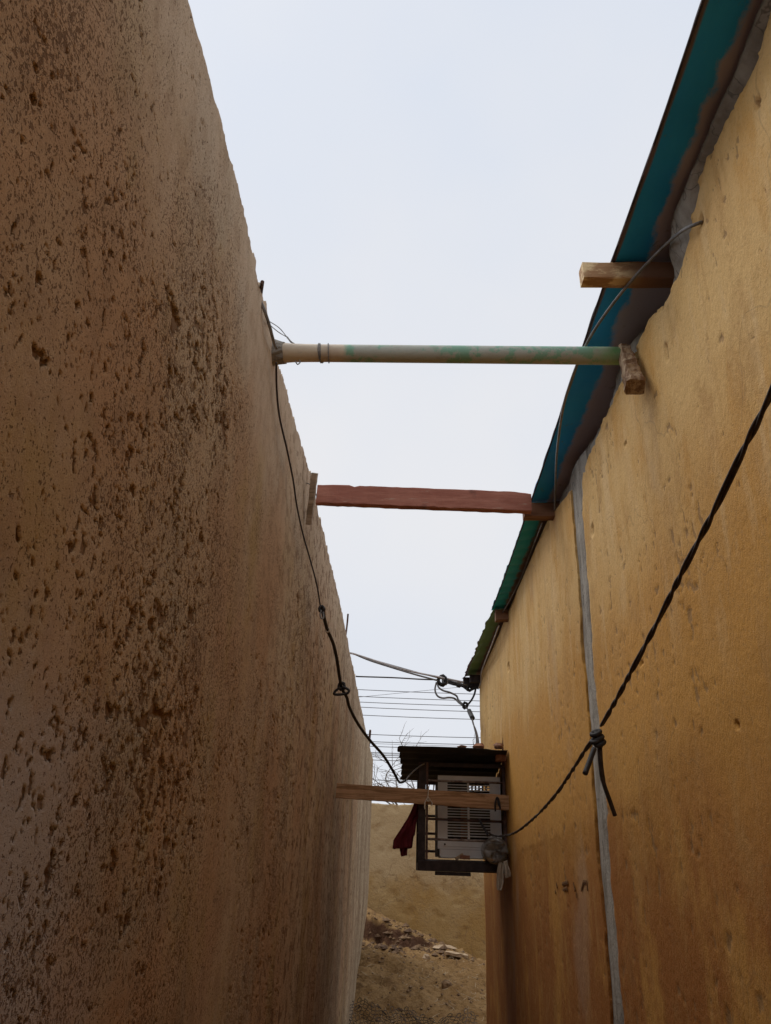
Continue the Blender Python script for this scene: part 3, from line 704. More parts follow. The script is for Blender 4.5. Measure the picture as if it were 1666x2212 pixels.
# ================================================================== COOLER
YC = 6.90; YCB = 7.42
cz1 = P(1020, 1677, Y=YC)[2]; cz0 = P(1020, 1852, Y=YC)[2]; cx0 = P(946, 1760, Y=YC)[0]; cx1 = B - .036
cooler = empty('air_cooler', ((cx0+cx1)/2, 7.1, cz0), 'boxy grey-white desert air cooler with louvred side in the cage', 'air cooler')
zp0 = P(1020, 1836, Y=YC)[2]      # bottom of louvred panel
lx0, lx1 = P(967, 1750, Y=YC)[0], P(1010, 1750, Y=YC)[0]; mx0, mx1 = P(1014.5, 1750, Y=YC)[0], P(1059, 1750, Y=YC)[0]
lz1 = P(1010, 1690.5, Y=YC)[2]; lz0 = P(1010, 1813, Y=YC)[2]
T_ = .012
box('side_panel', (cx0, YC, zp0), (lx0, YC+T_, cz1), M_WHITEPL, cooler)
box('side_panel', (mx1, YC, zp0), (cx1, YC+T_, cz1), M_WHITEPL, cooler)
box('mullion', (lx1, YC, lz0), (mx0, YC+T_, lz1), M_WHITEPL, cooler)
box('head_panel', (lx0, YC, lz1), (mx1, YC+T_, cz1), M_WHITEPL, cooler)
foot = box('foot_panel', (lx0, YC, zp0), (mx1, YC+T_, lz0), M_WHITEPL, cooler)
N_SL = 21; dz = (lz1-lz0)/N_SL
for (u0, u1) in ((lx0, lx1), (mx0, mx1)):
    for k in range(1, N_SL):
        zc = lz0 + dz*k
        MB().add([(u0,YC+.001,zc-dz*.22),(u1,YC+.001,zc-dz*.22),(u1,YC+.001,zc+dz*.12),(u0,YC+.001,zc+dz*.12),(u0,YC+.016,zc),(u1,YC+.016,zc),(u1,YC+.016,zc+dz*.26),(u0,YC+.016,zc+dz*.26)],
          [(0,1,2,3),(4,7,6,5),(0,4,5,1),(3,2,6,7),(0,3,7,4),(1,5,6,2)]).build('slat', M_WHITEPL, cooler)
# raised ribs pressed in the side panels, embossed line, screws
for px in (957, 1078):
    x_ = P(px, 1750, Y=YC)[0]; box('pressed_rib', (x_-.004, YC-.003, zp0+.07), (x_+.004, YC-.0005, cz1-.02), M_WHITEPL, cooler)
ez_ = P(1000, 1829, Y=YC)[2]; MB().tube([(lx0-.0, YC-.001, ez_), (mx1-.08, YC-.001, ez_)], .004, 6).build('pressed_rib', M_WHITEPL, cooler)
for px, py in ((961, 1824), (1052, 1825)):
    p_ = P(px, py, Y=YC)
    MB().tube([(p_[0], YC-.0005, p_[2]), (p_[0], YC-.006, p_[2])], .016, 16).build('screw_cup', M_WHITEPL, cooler)
    MB().tube([(p_[0], YC-.0065, p_[2]), (p_[0], YC-.011, p_[2])], .008, 10).build('screw', M_DARKIN, cooler)
# body: left side, roof, back with an opening, pads inside
box('body_side', (cx0, YC+T_, cz0), (cx0+.008, YCB, cz1), M_DARKIN, cooler)
box('body_side', (cx1-.008, YC+T_, cz0), (cx1, YCB, cz1), M_DARKIN, cooler)
box('body_top', (cx0+.009, YC+T_, cz1-.008), (cx1-.009, YCB, cz1), M_WHITEPL, cooler)
ow = P(1012, 1689, Y=YCB), P(1058, 1708, Y=YCB)
ox0, ox1, oz1, oz0 = ow[0][0], ow[1][0], ow[0][2], ow[1][2]
box('back_panel', (cx0+.009, YCB-.008, cz0), (ox0, YCB, cz1-.009), M_DARKIN, cooler)
box('back_panel', (ox1, YCB-.008, cz0), (cx1-.009, YCB, cz1-.009), M_DARKIN, cooler)
box('back_panel', (ox0, YCB-.008, cz0), (ox1, YCB, oz0), M_DARKIN, cooler)
box('back_panel', (ox0, YCB-.008, oz1), (ox1, YCB, cz1-.009), M_DARKIN, cooler)
for k in range(1, 6):
    x_ = ox0 + (ox1-ox0)*k/6; box('back_slat', (x_-.008, YCB-.009, oz0), (x_+.008, YCB-.001, oz1), M_DARKIN, cooler)
MB().tube([((cx0+cx1)/2-.06, 7.05, cz0+.2), ((cx0+cx1)/2-.06, 7.2, cz0+.2)], .07, 16).build('motor', M_RUST, cooler)
box('motor_post', (cx0+.2, 7.0, cz0+.03), (cx0+.25, 7.03, cz1-.1), M_BRICK, cooler)
# water tank under the panel, rounded
tk = MB(); prof = []
tx0, tx1 = P(950, 1845, Y=YC)[0], P(1062, 1845, Y=YC)[0]
zz0 = P(1000, 1853.5, Y=YC)[2]
for a_ in np.linspace(0, math.pi/2, 6): prof.append((tx0+.02-.02*math.sin(math.pi/2-a_)*1.0, zz0+.02-.02*math.sin(a_)))
V = [(tx0, YC-.004, zp0-.002)] + [(x_, YC-.004, z_) for x_, z_ in prof] + [(tx1, YC-.004, zz0), (tx1, YC-.004, zp0-.002)]
n = len(V); V = V + [(x_, YCB-.01, z_) for x_, y_, z_ in V]
F = [tuple(range(n))[::-1], tuple(range(n, 2*n))] + [(i, (i+1)%n, n+(i+1)%n, n+i) for i in range(n)]
mk('tank', V, F, M_WHITEPL, cooler)
# broken bits lying on the tray
V, F = timber(P(985,1856,Y=YF+.07), P(1000,1846,Y=YF+.09), .02, .025, seed=3, seg=4); mk('brick_chip', V, F, M_STONE, label='pale broken chip lying on the cage floor under the cooler', cat='rubble')
V, F = timber(P(994,1851.5,Y=YF+.075), P(1015,1852.5,Y=YF+.075), .05, .03, seed=4, seg=4); mk('brick_chip', V, F, M_BRICK, label='reddish brick chip lying on the cage floor under the cooler', cat='rubble')

# ================================================================== CANOPY SHEET
yA, yB2 = 6.55, 7.72
zA = P(950, 1614, Y=yA)[2]; zBk = P(900, 1686, Y=yB2)[2]
nxs, nys = 46, 90
U, Vv = np.meshgrid(np.linspace(0, 1, nxs), np.linspace(0, 1, nys))
xl = P(864, 1620, Y=yA)[0]
Yg = yA + (yB2-yA)*Vv
xedge = np.interp(Vv, [0,.05,.45,1], [xl-.0, xl-.012, xl+.01, P(866,1680,Y=yB2)[0]]) + .006*np.sin(2*math.pi*Vv*6+.7) + .020*(vnoise(Vv*11, Vv*0+2, 4)-.5)
Xg = xedge + (B-.006-xedge)*U
Zg = zA + (zBk-zA)*Vv + .009*np.sin(2*math.pi*Vv*6) + .010*(fbm(Xg*3, Yg*3, 44, 3)-.5) - .012*ss(U,.75,.9)*ss(Vv,.25,0) 
V0 = np.stack([Xg, Yg, Zg], -1).reshape(-1,3); V1 = V0 + (0,0,.0025)
nr, nc = Xg.shape; F0 = gridF(nr, nc); i = np.arange(nc-1); j = np.arange(nr-1)*nc; N0 = len(V0)
Fe = np.stack([i+1,i,i+N0,i+1+N0],-1); Fe2 = Fe[:, ::-1] + (nr-1)*nc; Fs = np.stack([j,j+nc,j+nc+N0,j+N0],-1); Fs2 = Fs[:, ::-1] + nc-1
mk('canopy_sheet', np.concatenate([V0,V1]), np.concatenate([F0[:, ::-1]*1, F0+N0, Fe, Fe2, Fs, Fs2]).astype(np.int32), M_SHEETDARK, smooth=True,
   label='dark old corrugated iron sheet roofing the cooler cage', cat='metal sheet')
bp = P(1082, 1635, Y=6.70); V, F = timber(bp+(-.042,0,0), bp+(.042,0,0), .06, .075, seed=21, seg=5, rough=.002)
mk('wood_block', V, F, M_BRICK, label='small red-brown wood block wedged under the canopy sheet at the wall', cat='block')
def stone(name, c, r, mat, seed, sq=(1,1,.7), **k):
    rr = np.random.default_rng(seed); V = []; F = []; n, m = 9, 6
    for i in range(m+1):
        th = math.pi*i/m
        for j in range(n):
            ph = 2*math.pi*j/n; s_ = r*(1+rr.uniform(-.22,.22)) if 0 < i < m else r
            V.append((c[0]+s_*sq[0]*math.sin(th)*math.cos(ph), c[1]+s_*sq[1]*math.sin(th)*math.sin(ph), c[2]+s_*sq[2]*math.cos(th)))
    for i in range(m):
        for j in range(n): F.append((i*n+j, (i+1)*n+j, (i+1)*n+(j+1)%n, i*n+(j+1)%n))
    return mk(name, V, F, mat, **k)
stone('stone', P(1035,1613,Y=6.70), .045, M_BRICK, 31, (1.2,1,.6), label='brown stone weighing down the canopy sheet under two wires', cat='stone')
stone('stone', P(1078,1612,Y=6.68), .04, M_RAFTER, 32, (1.2,1,.6), label='brown stone on the canopy sheet next to the ochre wall', cat='stone')
stone('stone', P(999,1613,Y=6.72), .025, M_RAFTER, 33, (1.6,1,.5), label='smallest brown stone near the middle of the canopy sheet', cat='stone')

# ================================================================== BOTTLE, RAGS, CLOTH
bc = P(1071, 1838, Y=6.66); R_ = .098
bot = empty('plastic_bottle', bc, 'big clear plastic bottle lying base outwards at the cage corner', 'bottle')
V = []; F = []; nA = 50
prof = [(0.0, .018), (.18,.016), (.40,-.002), (.62,-.016), (.80,-.012), (.93,.01), (1.0,.045), (1.0,.10), (.96,.12), (1.0,.14), (1.0,.22), (.8,.27), (.35,.32), (.22,.33), (.22,.36)]
for (rr_, yy_) in prof:
    for k in range(nA):
        a_ = 2*math.pi*k/nA; lob = (.5+.5*math.cos(5*a_+.6))**.6
        gr = .034*(1-lob)*math.sin(min(1, rr_)*math.pi)**.8 if yy_ < .05 else 0
        V.append((bc[0]+R_*rr_*math.cos(a_), bc[1]-.05+yy_+gr*1.0, bc[2]+R_*rr_*math.sin(a_)))
m_ = len(prof)
for i in range(m_-1):
    for k in range(nA): F.append((i*nA+k, i*nA+(k+1)%nA, (i+1)*nA+(k+1)%nA, (i+1)*nA+k))
bo = mk('shell', V, F, M_CLEAR, bot, smooth=True)
so = bo.modifiers.new('thickness', 'SOLIDIFY'); so.thickness = .0015

def cloth(name, outline_rows, y0, mat, folds, thick=.003, **k):
    """hanging cloth: rows of (left,right) pixel pairs from top to bottom, folded in depth"""
    nU = 26; V = []; rows = []
    for r in outline_rows: rows.append((P(r[0], r[1], Y=y0), P(r[2], r[3], Y=y0)))
    dense = []
    for i in range(len(rows)-1):
        for s_ in np.linspace(0, 1, 6, endpoint=False): dense.append((rows[i][0]*(1-s_)+rows[i+1][0]*s_, rows[i][1]*(1-s_)+rows[i+1][1]*s_))
    dense.append(rows[-1])
    for i, (l_, r_) in enumerate(dense):
        f_ = i/(len(dense)-1)
        for j in range(nU):
            u = j/(nU-1); p_ = l_*(1-u)+r_*u
            p_ = p_ + np.array((0, folds*(math.sin(u*11+f_*2.0)+.5*math.sin(u*23-f_*3))*(.4+.6*f_), 0))
            V.append(p_)
    Fg = gridF(len(dense), nU)
    o = mk(name, V, Fg.astype(np.int32), mat, smooth=True, **k)
    s_ = o.modifiers.new('thickness', 'SOLIDIFY'); s_.thickness = thick; return o
YCL = 6.86
mbc = MB()
cl = empty('maroon_cloth', P(880, 1849, Y=YCL), 'dark maroon cloth hanging from the left side of the cooler cage', 'cloth')
def clothpart(name, rows, y0, folds):
    o = cloth(name, rows, y0, M_CLOTHRED, folds)
    o.parent = cl; o.location = o.location - cl.location; return o
clothpart('drape', [(895,1735,912,1735),(886,1757,911,1758),(879.5,1769,900.5,1771),(865,1792,898,1794),(850,1815,896,1804),(848.5,1833,893.5,1806),(853,1834,890,1831)], YCL, .012)
clothpart('hem', [(858,1826,891,1806),(863,1828.5,890.5,1820),(864,1838,890,1831.5),(866,1846,880,1832.5),(868,1850.5,879,1848)], YCL+.03, .010)
cloth('rag', [(1078,1861,1090,1866),(1074,1880,1088,1884),(1073,1900,1089,1905),(1073,1915,1086,1917),(1075,1923,1083,1924)], 6.62, M_RAG, .008, label='long limp off-white rag hanging under the plastic bottle', cat='rag')
cloth('rag', [(1087,1862,1096,1858),(1090,1868,1098,1870),(1090,1880,1101,1877),(1091,1890,1104,1886),(1093,1898,1104,1893)], 6.60, M_RAG, .010, label='short crumpled off-white rag hanging against the ochre wall by the bottle', cat='rag')

# ties on the batten
ty = yb(924)-.03
st = MB(); st.tube(spline([P(925,1699,Y=ty+.01), P(926,1706,Y=ty-.0), P(925,1716,Y=ty), P(924,1726,Y=ty)], 6), .005, 6)
st.tube(spline([P(924,1726,Y=ty), P(919,1732,Y=ty), P(917.5,1742,Y=ty), P(918,1748,Y=ty)], 6), .0055, 6)
st.tube(spline([P(924,1726,Y=ty), P(930,1729,Y=ty), P(934,1737,Y=ty), P(931,1741,Y=ty)], 6), .005, 6)
st.tube(spline([P(921,1728,Y=ty-.01), P(925,1723,Y=ty-.012), P(929,1728,Y=ty-.01), P(925,1731,Y=ty-.01), P(921,1728,Y=ty-.01)], 6), .0055, 6)
st.build('string_tie', M_STRING, label='off-white string knotted round the batten in front of the cage post', cat='string')
ty = yb(1075)-.03
st = MB(); st.tube(spline([P(1070.5,1753,Y=ty), P(1070,1738,Y=ty), P(1072.5,1725,Y=ty+.0), P(1076,1724,Y=ty), P(1079,1734,Y=ty), P(1081,1748,Y=ty)], 6), .0075, 6)
st.tube(spline([P(1074,1723,Y=ty+.01), P(1076.5,1733,Y=ty-.006), P(1078,1741,Y=ty-.004)], 6), .007, 6)
st.build('rubber_tie', M_BLACK, label='black rubber strip tied round the batten near the ochre wall', cat='tie')

# ================================================================== CABLES
# washing line along the left wall: thin wire, knots, then thick black flex
thin = [P(597,783,Y=2.45), P(598,840,Y=2.58), P(604,900,Y=2.7), P(621,975,Y=2.88), P(634,1040,Y=3.08), P(641,1090,Y=3.25), P(655,1155,Y=3.5), P(672,1215,Y=3.75), P(685,1265,Y=4.0), P(692,1308,Y=4.2)]
line = empty('clothes_line', thin[-1], 'sagging line of thin wire and black flex beside the left wall ending at the cage', 'line')
MB().tube(spline(thin, 8), .0042, 6).build('thin_wire', M_BROWNCABLE, line, smooth=True)
thick = [P(696,1315,Y=4.22), P(703,1345,Y=4.35), P(708,1362,Y=4.42), P(720,1390,Y=4.55), P(728,1425,Y=4.68), P(734,1465,Y=4.85), P(738,1486,Y=4.95), P(749,1506,Y=5.05), P(756,1530,Y=5.15), P(775,1566,Y=5.4), P(800,1600,Y=5.75), P(828,1632,Y=6.05), P(847,1662,Y=6.3), P(858,1682,Y=6.45)]
MB().tube(spline(thick, 8), .0105, 8).build('black_flex', M_BLACK, line, smooth=True)
MB().tube(spline([P(858,1682,Y=6.45), P(863,1690,Y=6.5), P(870,1690,Y=6.54), P(877,1686,Y=6.58)], 6), .0085, 8).build('black_flex', M_BLACK, line, smooth=True)
MB().tube(spline([P(877,1686,Y=6.58), P(884,1676,Y=6.62), P(896,1664,Y=6.68), P(908,1655,Y=6.73), P(917,1650,Y=6.76)], 6), .006, 6).build('grey_end', M_GREYWIRE, line, smooth=True)
def knot(name, px, py, y_, r, mat, parent, seed=1, turns=3, wr=.008):
    rr = random.Random(seed); pts = []
    c_ = P(px, py, Y=y_)
    for k in range(turns*10):
        a_ = 2*math.pi*k/10; pts.append(c_ + np.array((math.cos(a_)*r*rr.uniform(.6,1), math.sin(a_*.7)*r*.6, math.sin(a_)*r*rr.uniform(.7,1.1))))
    return MB().tube(pts, wr, 6).build(name, mat, parent, smooth=True)
knot('knot', 695, 1316, 4.2, .016, M_BLACK, line, 2)
MB().tube(spline([P(694,1318,Y=4.18), P(692,1328,Y=4.18), P(695,1336,Y=4.18), P(699,1334,Y=4.18), P(698,1322,Y=4.18)], 6), .005, 6).build('knot_loop', M_GREYWIRE, line, smooth=True)
knot('string_knot', 708, 1361, 4.4, .014, M_STRING, line, 3, 2, .004)
knot('knot', 738, 1482, 4.93, .024, M_BLACK, line, 4, 3, .009)
MB().tube(spline([P(735,1485,Y=4.9), P(724,1494,Y=4.9), P(723,1500,Y=4.9), P(735,1500.5,Y=4.9), P(750,1498,Y=4.9), P(754,1492,Y=4.9), P(748,1487,Y=4.9), P(740,1484,Y=4.9)], 6), .0085, 7).build('ring', M_BLACK, line, smooth=True)

# heavy twisted flex on the right
tw_a = [np.array((B+.004,-.1,2.95)), np.array((.80,.45,2.74)), P(1745,690,Y=1.12), P(1666,852,Y=1.28), P(1600,985,Y=1.45), P(1540,1110,Y=1.63), P(1480,1225,Y=1.84), P(1420,1345,Y=2.1), P(1370,1440,Y=2.38), P(1330,1515,Y=2.66), P(1300,1567,Y=2.92)]
tw_b = [P(1285,1593,Y=3.0), P(1262,1625,Y=3.2), P(1232,1672,Y=3.6), P(1200,1718,Y=4.1), P(1160,1762,Y=4.8), P(1120,1795,Y=5.7), P(1095,1805,Y=6.2), P(1070,1806,Y=6.5), P(1056,1800,Y=6.62), P(1045,1788,Y=6.7), P(1036,1772,Y=6.75)]
flex = empty('twisted_flex', P(1292,1600,Y=2.97), 'heavy dark twisted flex slung along the ochre wall to the cage, knotted midway', 'cable')
twisted(spline(tw_a, 8), .0050, .27).build('near_run', M_BROWNCABLE, flex, smooth=True)
twisted(spline(tw_b, 8), .0052, .34).build('far_run', M_BROWNCABLE, flex, smooth=True)
kb = P(1291, 1597, Y=2.96)
kn = MB()
for (dx_, dz_, a0) in ((-.004,.022,0),(.003,.004,1.2),(.008,-.014,2.3),(-.006,-.004,.6)):
    pts = []
    for k in range(13):
        a_ = a0 + 2*math.pi*k/12; pts.append(kb + np.array((dx_ + .016*math.cos(a_), .014*math.sin(a_), dz_ + .010*math.sin(a_+.8))))
    kn.tube(pts, .0085, 7)
kn.tube([kb+(-.002,0,.03), kb+(.006,0,-.03)], .012, 8); kn.build('knot', M_BLACK, flex, smooth=True)
MB().tube(spline([P(1284,1617,Y=2.94), P(1275,1642,Y=2.92), P(1264,1672,Y=2.9)], 6), .0095, 8).build('tail', M_BLACK, flex, smooth=True)
MB().tube(spline([P(1296,1615,Y=2.97), P(1298,1650,Y=2.98), P(1304,1690,Y=3.0), P(1317,1728,Y=3.02), P(1329,1762,Y=3.04)], 6), [.0095]*12+[.008]*13, 8).build('tail', M_BROWNCABLE, flex, smooth=True)
MB().tube(spline([P(1036,1770,Y=6.74), P(1043,1784,Y=6.7), P(1052,1800,Y=6.64), P(1054,1806,Y=6.62)], 6), .009, 7).build('hitch', M_BLACK, flex, smooth=True)

# thin cable from the wall hole under the eaves
c_ = [P(1520,478,X=B+.02), P(1505,484,X=B-.012), P(1478,496,X=B-.03), P(1448,520,Y=1.98), P(1410,557,Y=2.08), P(1370,600,Y=2.16), P(1325,655,Y=2.28), P(1285,712,Y=2.42), P(1255,768,Y=2.55), P(1232,828,Y=2.72), P(1217,880,Y=2.9), P(1207,945,Y=3.2), P(1202,1000,Y=3.55), P(1200,1060,Y=3.95), P(1199,1102,Y=4.14)]
MB().tube(spline(c_, 8), .0058, 7).build('hanging_cable', M_GREYWIRE, smooth=True, label='grey cable hanging from a wall hole in front of the teal eave to the plank', cat='cable')
c_ = [P(1172,1130,Y=4.35), P(1150,1185,Y=4.9), P(1125,1250,Y=5.5), P(1100,1300,Y=6.0), P(1087,1322,Y=6.28)]
MB().tube(spline(c_, 6), .004, 6).build('eave_wire', M_GREYWIRE, smooth=True, label='pale thin wire running under the teal middle stretch of the eave', cat='wire')
c_ = [P(1078,1352,Y=6.4), P(1062,1395,Y=7.0), P(1048,1430,Y=7.7), P(1040,1455,Y=8.3), P(1040,1472,Y=8.6), P(1034,1487,Y=8.7)]
MB().tube(spline(c_, 6), .006, 6).build('eave_wire', M_PALEWIRE, smooth=True, label='pale wire running under the green far end of the eave', cat='wire')

# service drop to the house corner
YD = 8.85
def wire_px(name, pts, r, mat, parent=None, step=6, **k):
    return MB().tube(spline([P(x_, y_, Y=d_) for x_, y_, d_ in pts], step), r, 6).build(name, mat, parent, smooth=True, **k)
drop = empty('service_drop', P(955,1475,Y=9.0), 'slack pale service cables from the left wall to the house corner with tangled joints', 'cable')
wire_px('flex', [(757,1411,8.05),(766,1413,8.22),(800,1424,8.34),(850,1440,8.5),(900,1453,8.64),(955,1464,8.76),(1002,1474,8.84)], .011, M_PALEWIRE, drop)
wire_px('flex', [(757,1411,8.05),(766,1413,8.22),(800,1427,8.34),(850,1443,8.5),(900,1458,8.64),(945,1470,8.76)], .010, M_GREYWIRE, drop)
wire_px('flex', [(790,1421,8.32),(850,1438,8.5),(900,1452,8.64),(960,1468,8.78),(1010,1480,8.85)], .007, M_GREYWIRE, drop)
knot('joint', 955, 1470, 8.8, .055, M_BLACK, drop, 6, 4, .015)
knot('joint', 962, 1472, 8.8, .035, M_GREYWIRE, drop, 16, 3, .012)
wire_px('jumper', [(958,1472,8.8),(975,1473,8.8),(990,1478,9.0),(1005,1482,8.95),(1014,1490,8.9)], .012, M_BLACK, drop)
wire_px('jumper', [(965,1474,8.8),(982,1479,8.8),(998,1482,8.95),(1013,1491,8.9),(1028,1486,8.87),(1034,1487,8.85)], .013, M_BLACK, drop)
knot('joint', 991, 1479, 9.0, .03, M_BLACK, drop, 7, 3, .010)
knot('joint', 1014, 1488, 8.9, .03, M_BLACK, drop, 8, 3, .010)
loops = empty('loose_wires', P(990,1510,Y=8.9), 'looping loose grey wires hanging between the house corner and the canopy', 'wire')
wire_px('loop', [(943,1474,8.8),(940,1490,8.8),(945,1503,8.8),(956,1508,8.8),(970,1507,8.8),(982,1509,9.0),(992,1518,8.95),(1003,1526,8.9)], .011, M_GREYWIRE, loops)
wire_px('loop', [(945,1475,8.8),(948,1485,8.8),(958,1492,8.8),(972,1496,8.8),(986,1503,9.0),(990,1511,8.98),(998,1520,8.92),(1006,1526,8.9)], .011, M_GREYWIRE, loops)
knot('joint', 1005, 1524, 8.9, .035, M_BLACK, loops, 9, 3, .011)
wire_px('stay', [(1028,1487,8.85),(1025,1500,8.86),(1019,1512,8.87),(1012,1521,8.88),(1005,1526,8.9)], .012, M_BLACK, loops)
wire_px('tail', [(1004,1525,8.9),(1014,1536,8.7),(1019,1546,8.5),(1022,1562,8.1),(1029,1580,7.5),(1033,1598,6.9),(1034,1611,6.72)], .008, M_BROWNCABLE, loops)
wire_px('tail', [(1016,1538,8.7),(1020,1552,8.3),(1025,1572,7.7),(1029,1590,7.1),(1030,1611,6.74)], .007, M_BROWNCABLE, loops)
wire_px('sleeve', [(1014,1536,8.7),(1018,1545,8.5),(1021,1551,8.3)], .028, M_BLACK, loops)
wire_px('side_wire', [(770,1461,9.0),(778,1461.7,9.1),(850,1464,9.0),(910,1467.5,8.88),(945,1468.5,8.78)], .009, M_BROWNCABLE, None, label='dark straight wire running level from the left wall to the tangled joint', cat='wire')

# overhead lines far behind
YL = 48.0
lines = [(1491.2,1500.5),(1505.8,1515),(1518,1526.3),(1529,1538.4),(1546,1555),(1587,1594.7),(1602.5,1609.5),(1606.5,1613.5),(1612.7,1620),(1625.8,1633),(1628,1635.5),(1631,1638),(1635,1642),(1642,1649),(1685,1692)]
words = ['topmost','second','third','fourth','fifth','sixth','seventh','eighth','ninth','tenth','eleventh','twelfth','thirteenth','fourteenth','lowest']
for (ya, yb_), w_ in zip(lines, words):
    a_ = P(790, ya, Y=YL); b_ = P(1037, yb_, Y=YL); dd = b_-a_
    pts = [a_ + dd*s_ + np.array((0,0,.02*((s_-.5)**2)*4)) for s_ in np.linspace(-2.2, 3.2, 24)]
    MB().tube(pts, .022 if w_ not in ('eighth','eleventh') else .012, 5).build('overhead_line', M_LINE, label='%s of the level overhead lines far beyond the alley' % w_, cat='power line', group='overhead lines beyond the alley')
a_ = P(786,1505,Y=44.0); b_ = P(998,1484,Y=44.0); dd = b_-a_
MB().tube([a_-dd*1.5, b_+dd*1.5], .012, 5).build('overhead_line', M_LINE, label='thin overhead line slanting up to the right across the level ones', cat='power line')

# ================================================================== TREE
tree = empty('bare_tree', (.6, 23.5, -.4), 'leafless tree whose grey twigs show above the boundary wall', 'tree')
rt_ = random.Random(5); mbT = MB(); trunk = MB()
trunk.tube([(.6,23.5,-.4),(.62,23.5,.8),(.55,23.5,1.9),(.6,23.5,3.0)], [.12,.10,.085,.07], 8)
trunk.build('trunk', M_TWIG, tree, smooth=True)
def branch(p, d, L, r, depth):
    pts = [p]; q_ = p.copy(); d = d/np.linalg.norm(d); n_ = 5
    for k in range(n_):
        d = d + np.array((rt_.gauss(0,.13), rt_.gauss(0,.13), rt_.gauss(.02,.09))); d /= np.linalg.norm(d)
        q_ = q_ + d*L/n_; pts.append(q_.copy())
        if depth > 0 and k >= 1 and rt_.random() < .85:
            s_ = d + np.array((rt_.gauss(0,.75), rt_.gauss(0,.6), rt_.gauss(.0,.45)))
            branch(q_.copy(), s_, L*rt_.uniform(.42,.68), r*.6, depth-1)
    mbT.tube(pts, list(np.linspace(r, r*.35, len(pts))), 4, caps=False)
for dx_, dz_, L_ in ((-1.5,1.0,1.9),(-.9,1.2,1.7),(-.35,1.2,1.6),(.1,1.2,1.5),(.6,1.1,1.6),(1.2,.9,1.8),(-.6,.7,1.8),(.8,.6,1.6),(-1.9,.7,2.0),(1.7,.6,1.9),(-1.2,.5,1.9),(.3,.9,1.5)):
    branch(np.array((.6+dx_*.05,23.5,rt_.uniform(2.3,2.9))), np.array((dx_, rt_.uniform(-.3,.3), dz_)), L_, .028, 3)
mbT.build('crown', M_TWIG, tree)

# ================================================================== GROUND DETAIL
peb = MB(); rp = np.random.default_rng(12)
for k in range(1500):
    y_ = 10.8 + 9*rp.random()**1.2; x_ = rp.uniform(-.9, 2.2); r_ = .008 + .03*rp.random()**3
    z_ = gz(x_, y_); V = []
    for j in range(6):
        V.append(np.array((x_,y_,z_)) + r_*rp.uniform(.6,1.2)*np.array([(1,0,.2),(-1,0,.2),(0,1,.2),(0,-1,.2),(0,0,.9),(0,0,-.4)][j]))
    peb.add(V, [(0,2,4),(2,1,4),(1,3,4),(3,0,4),(2,0,5),(1,2,5),(3,1,5),(0,3,5)])
peb.build('pebbles', M_PEBBLE, label='small stones and clods scattered over the dirt', cat='pebbles', kind='stuff')
peb = MB()
for k in range(300):          # clods fallen along the raw bank
    x_ = rp.uniform(-.9, 1.0); y_ = rp.uniform(15.6, 17.3); r_ = .02 + .07*rp.random()**2.5
    z_ = gz(x_, y_); V = [np.array((x_,y_,z_)) + r_*rp.uniform(.6,1.25)*np.array(d3) for d3 in ((1,0,.2),(-1,0,.2),(0,1,.2),(0,-1,.2),(.2,.1,.9),(0,0,-.4))]
    peb.add(V, [(0,2,4),(2,1,4),(1,3,4),(3,0,4),(2,0,5),(1,2,5),(3,1,5),(0,3,5)])
peb.build('clods', M_CLOD, label='dark clods of earth crumbled along the raw cut bank', cat='clods', kind='stuff')
straw = MB()
for k in range(260):
    y_ = 10.8 + 6*rp.random(); x_ = rp.uniform(-.7, 1.7); z_ = gz(x_, y_)+.006; a_ = rp.uniform(0, math.pi); l_ = rp.uniform(.03,.14)
    p_ = np.array((x_,y_,z_)); d_ = np.array((math.cos(a_), math.sin(a_), rp.uniform(0,.35)))
    straw.tube(spline([p_, p_+d_*l_*.5+rp.normal(0,.012,3)*(1,1,.3), p_+d_*l_+rp.normal(0,.015,3)*(1,1,.2)+(0,0,.01)], 3), .0028, 4)
straw.build('dry_stalks', M_STRAW, label='dry pale stalks and roots strewn over the dirt', cat='stalks', kind='stuff')
def onground(px, py):
    best = None
    for y_ in np.arange(10.5, 19.9, .05):
        p_ = P(px, py, Y=y_)
        if p_[2] <= gz(p_[0], p_[1]): return p_
    return P(px, py, Y=18.0)
p_ = onground(1820/1.844, 3810/1.844)
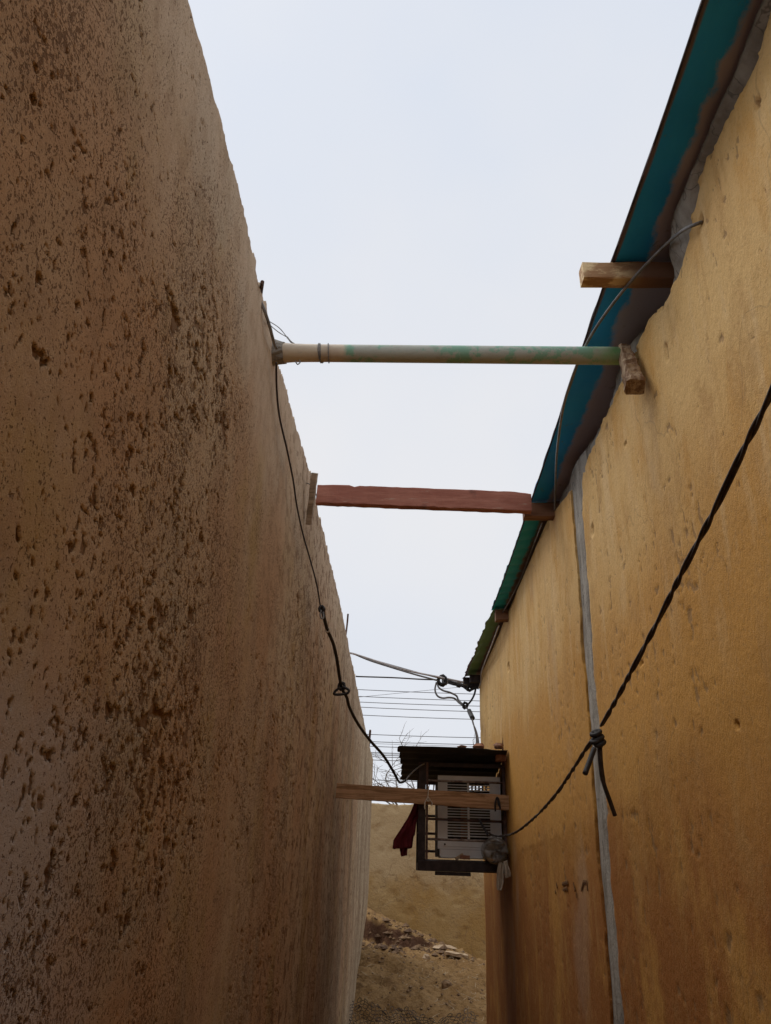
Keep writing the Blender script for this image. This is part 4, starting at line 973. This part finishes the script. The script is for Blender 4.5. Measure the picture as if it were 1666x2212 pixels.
V, F = timber(p_+(-.20,0,.05), p_+(.19,-.05,.0), .18, .05, seed=41, seg=6, rough=.012); mk('broken_tile', V, F, M_STONE, label='pale flat broken tile lying on the slope right of the cut bank', cat='tile')
p_ = onground(1772/1.844, 3782/1.844); stone('flat_stone', p_+(0,0,.02), .17, M_STONE, 42, (1.2,.8,.3), label='flat pale stone at the right foot of the cut bank', cat='stone')
p_ = onground(1698/1.844, 3822/1.844); stone('stone', p_+(0,0,.02), .07, M_STONE, 43, (1,1,.9), label='round pale stone on the dirt below the cut bank', cat='stone')
p_ = onground(1780/1.844, 3935/1.844); stone('stone', p_+(0,0,.02), .08, M_PEBBLE, 44, (1,1,1.0), label='brown upright clod on the dirt amid dry stalks', cat='stone')

# chicken wire tangle near the bottom of the view
net = MB(); hx = .052; cells = []
def netp(u, v):     # u across, v up along the crumpled sheet
    x_ = -.56 + u; bulge = .20*math.sin(u*3.1+.6) + .10*math.sin(u*7.7+v*5) 
    zt_ = .36 + .05*math.sin(u*4.3+1) + .035*math.sin(u*11)
    lean = v/.5
    return np.array((x_ + .03*math.sin(v*19+u*5), 10.6 + bulge + .25*lean + .04*math.sin(u*23+v*17), -.24 + zt_*min(1,lean)*1.0 + .015*math.sin(u*31+v*9)))
seen = set()
for i in range(17):
    for j in range(11):
        cx_ = i*hx*1.732/1.0 + (j%2)*hx*.866; cy_ = j*hx*.75*1.0
        vs_ = [(cx_+hx*.5*math.sin(math.pi/3*k)*1.0*1.732/1.732*1.0, cy_+hx*.5*math.cos(math.pi/3*k)) for k in range(6)]
        for k in range(6):
            a_, b_ = vs_[k], vs_[(k+1)%6]; key = tuple(sorted([(round(a_[0],3),round(a_[1],3)),(round(b_[0],3),round(b_[1],3))]))
            if key in seen: continue
            seen.add(key)
            if a_[0] < 0 or a_[0] > 1.5: continue
            net.tube([netp(*a_), netp(*b_)], .0035, 4, caps=False)
net.build('chicken_wire', M_NET, label='crumpled rusty chicken wire lying across the bottom of the alley', cat='wire netting')
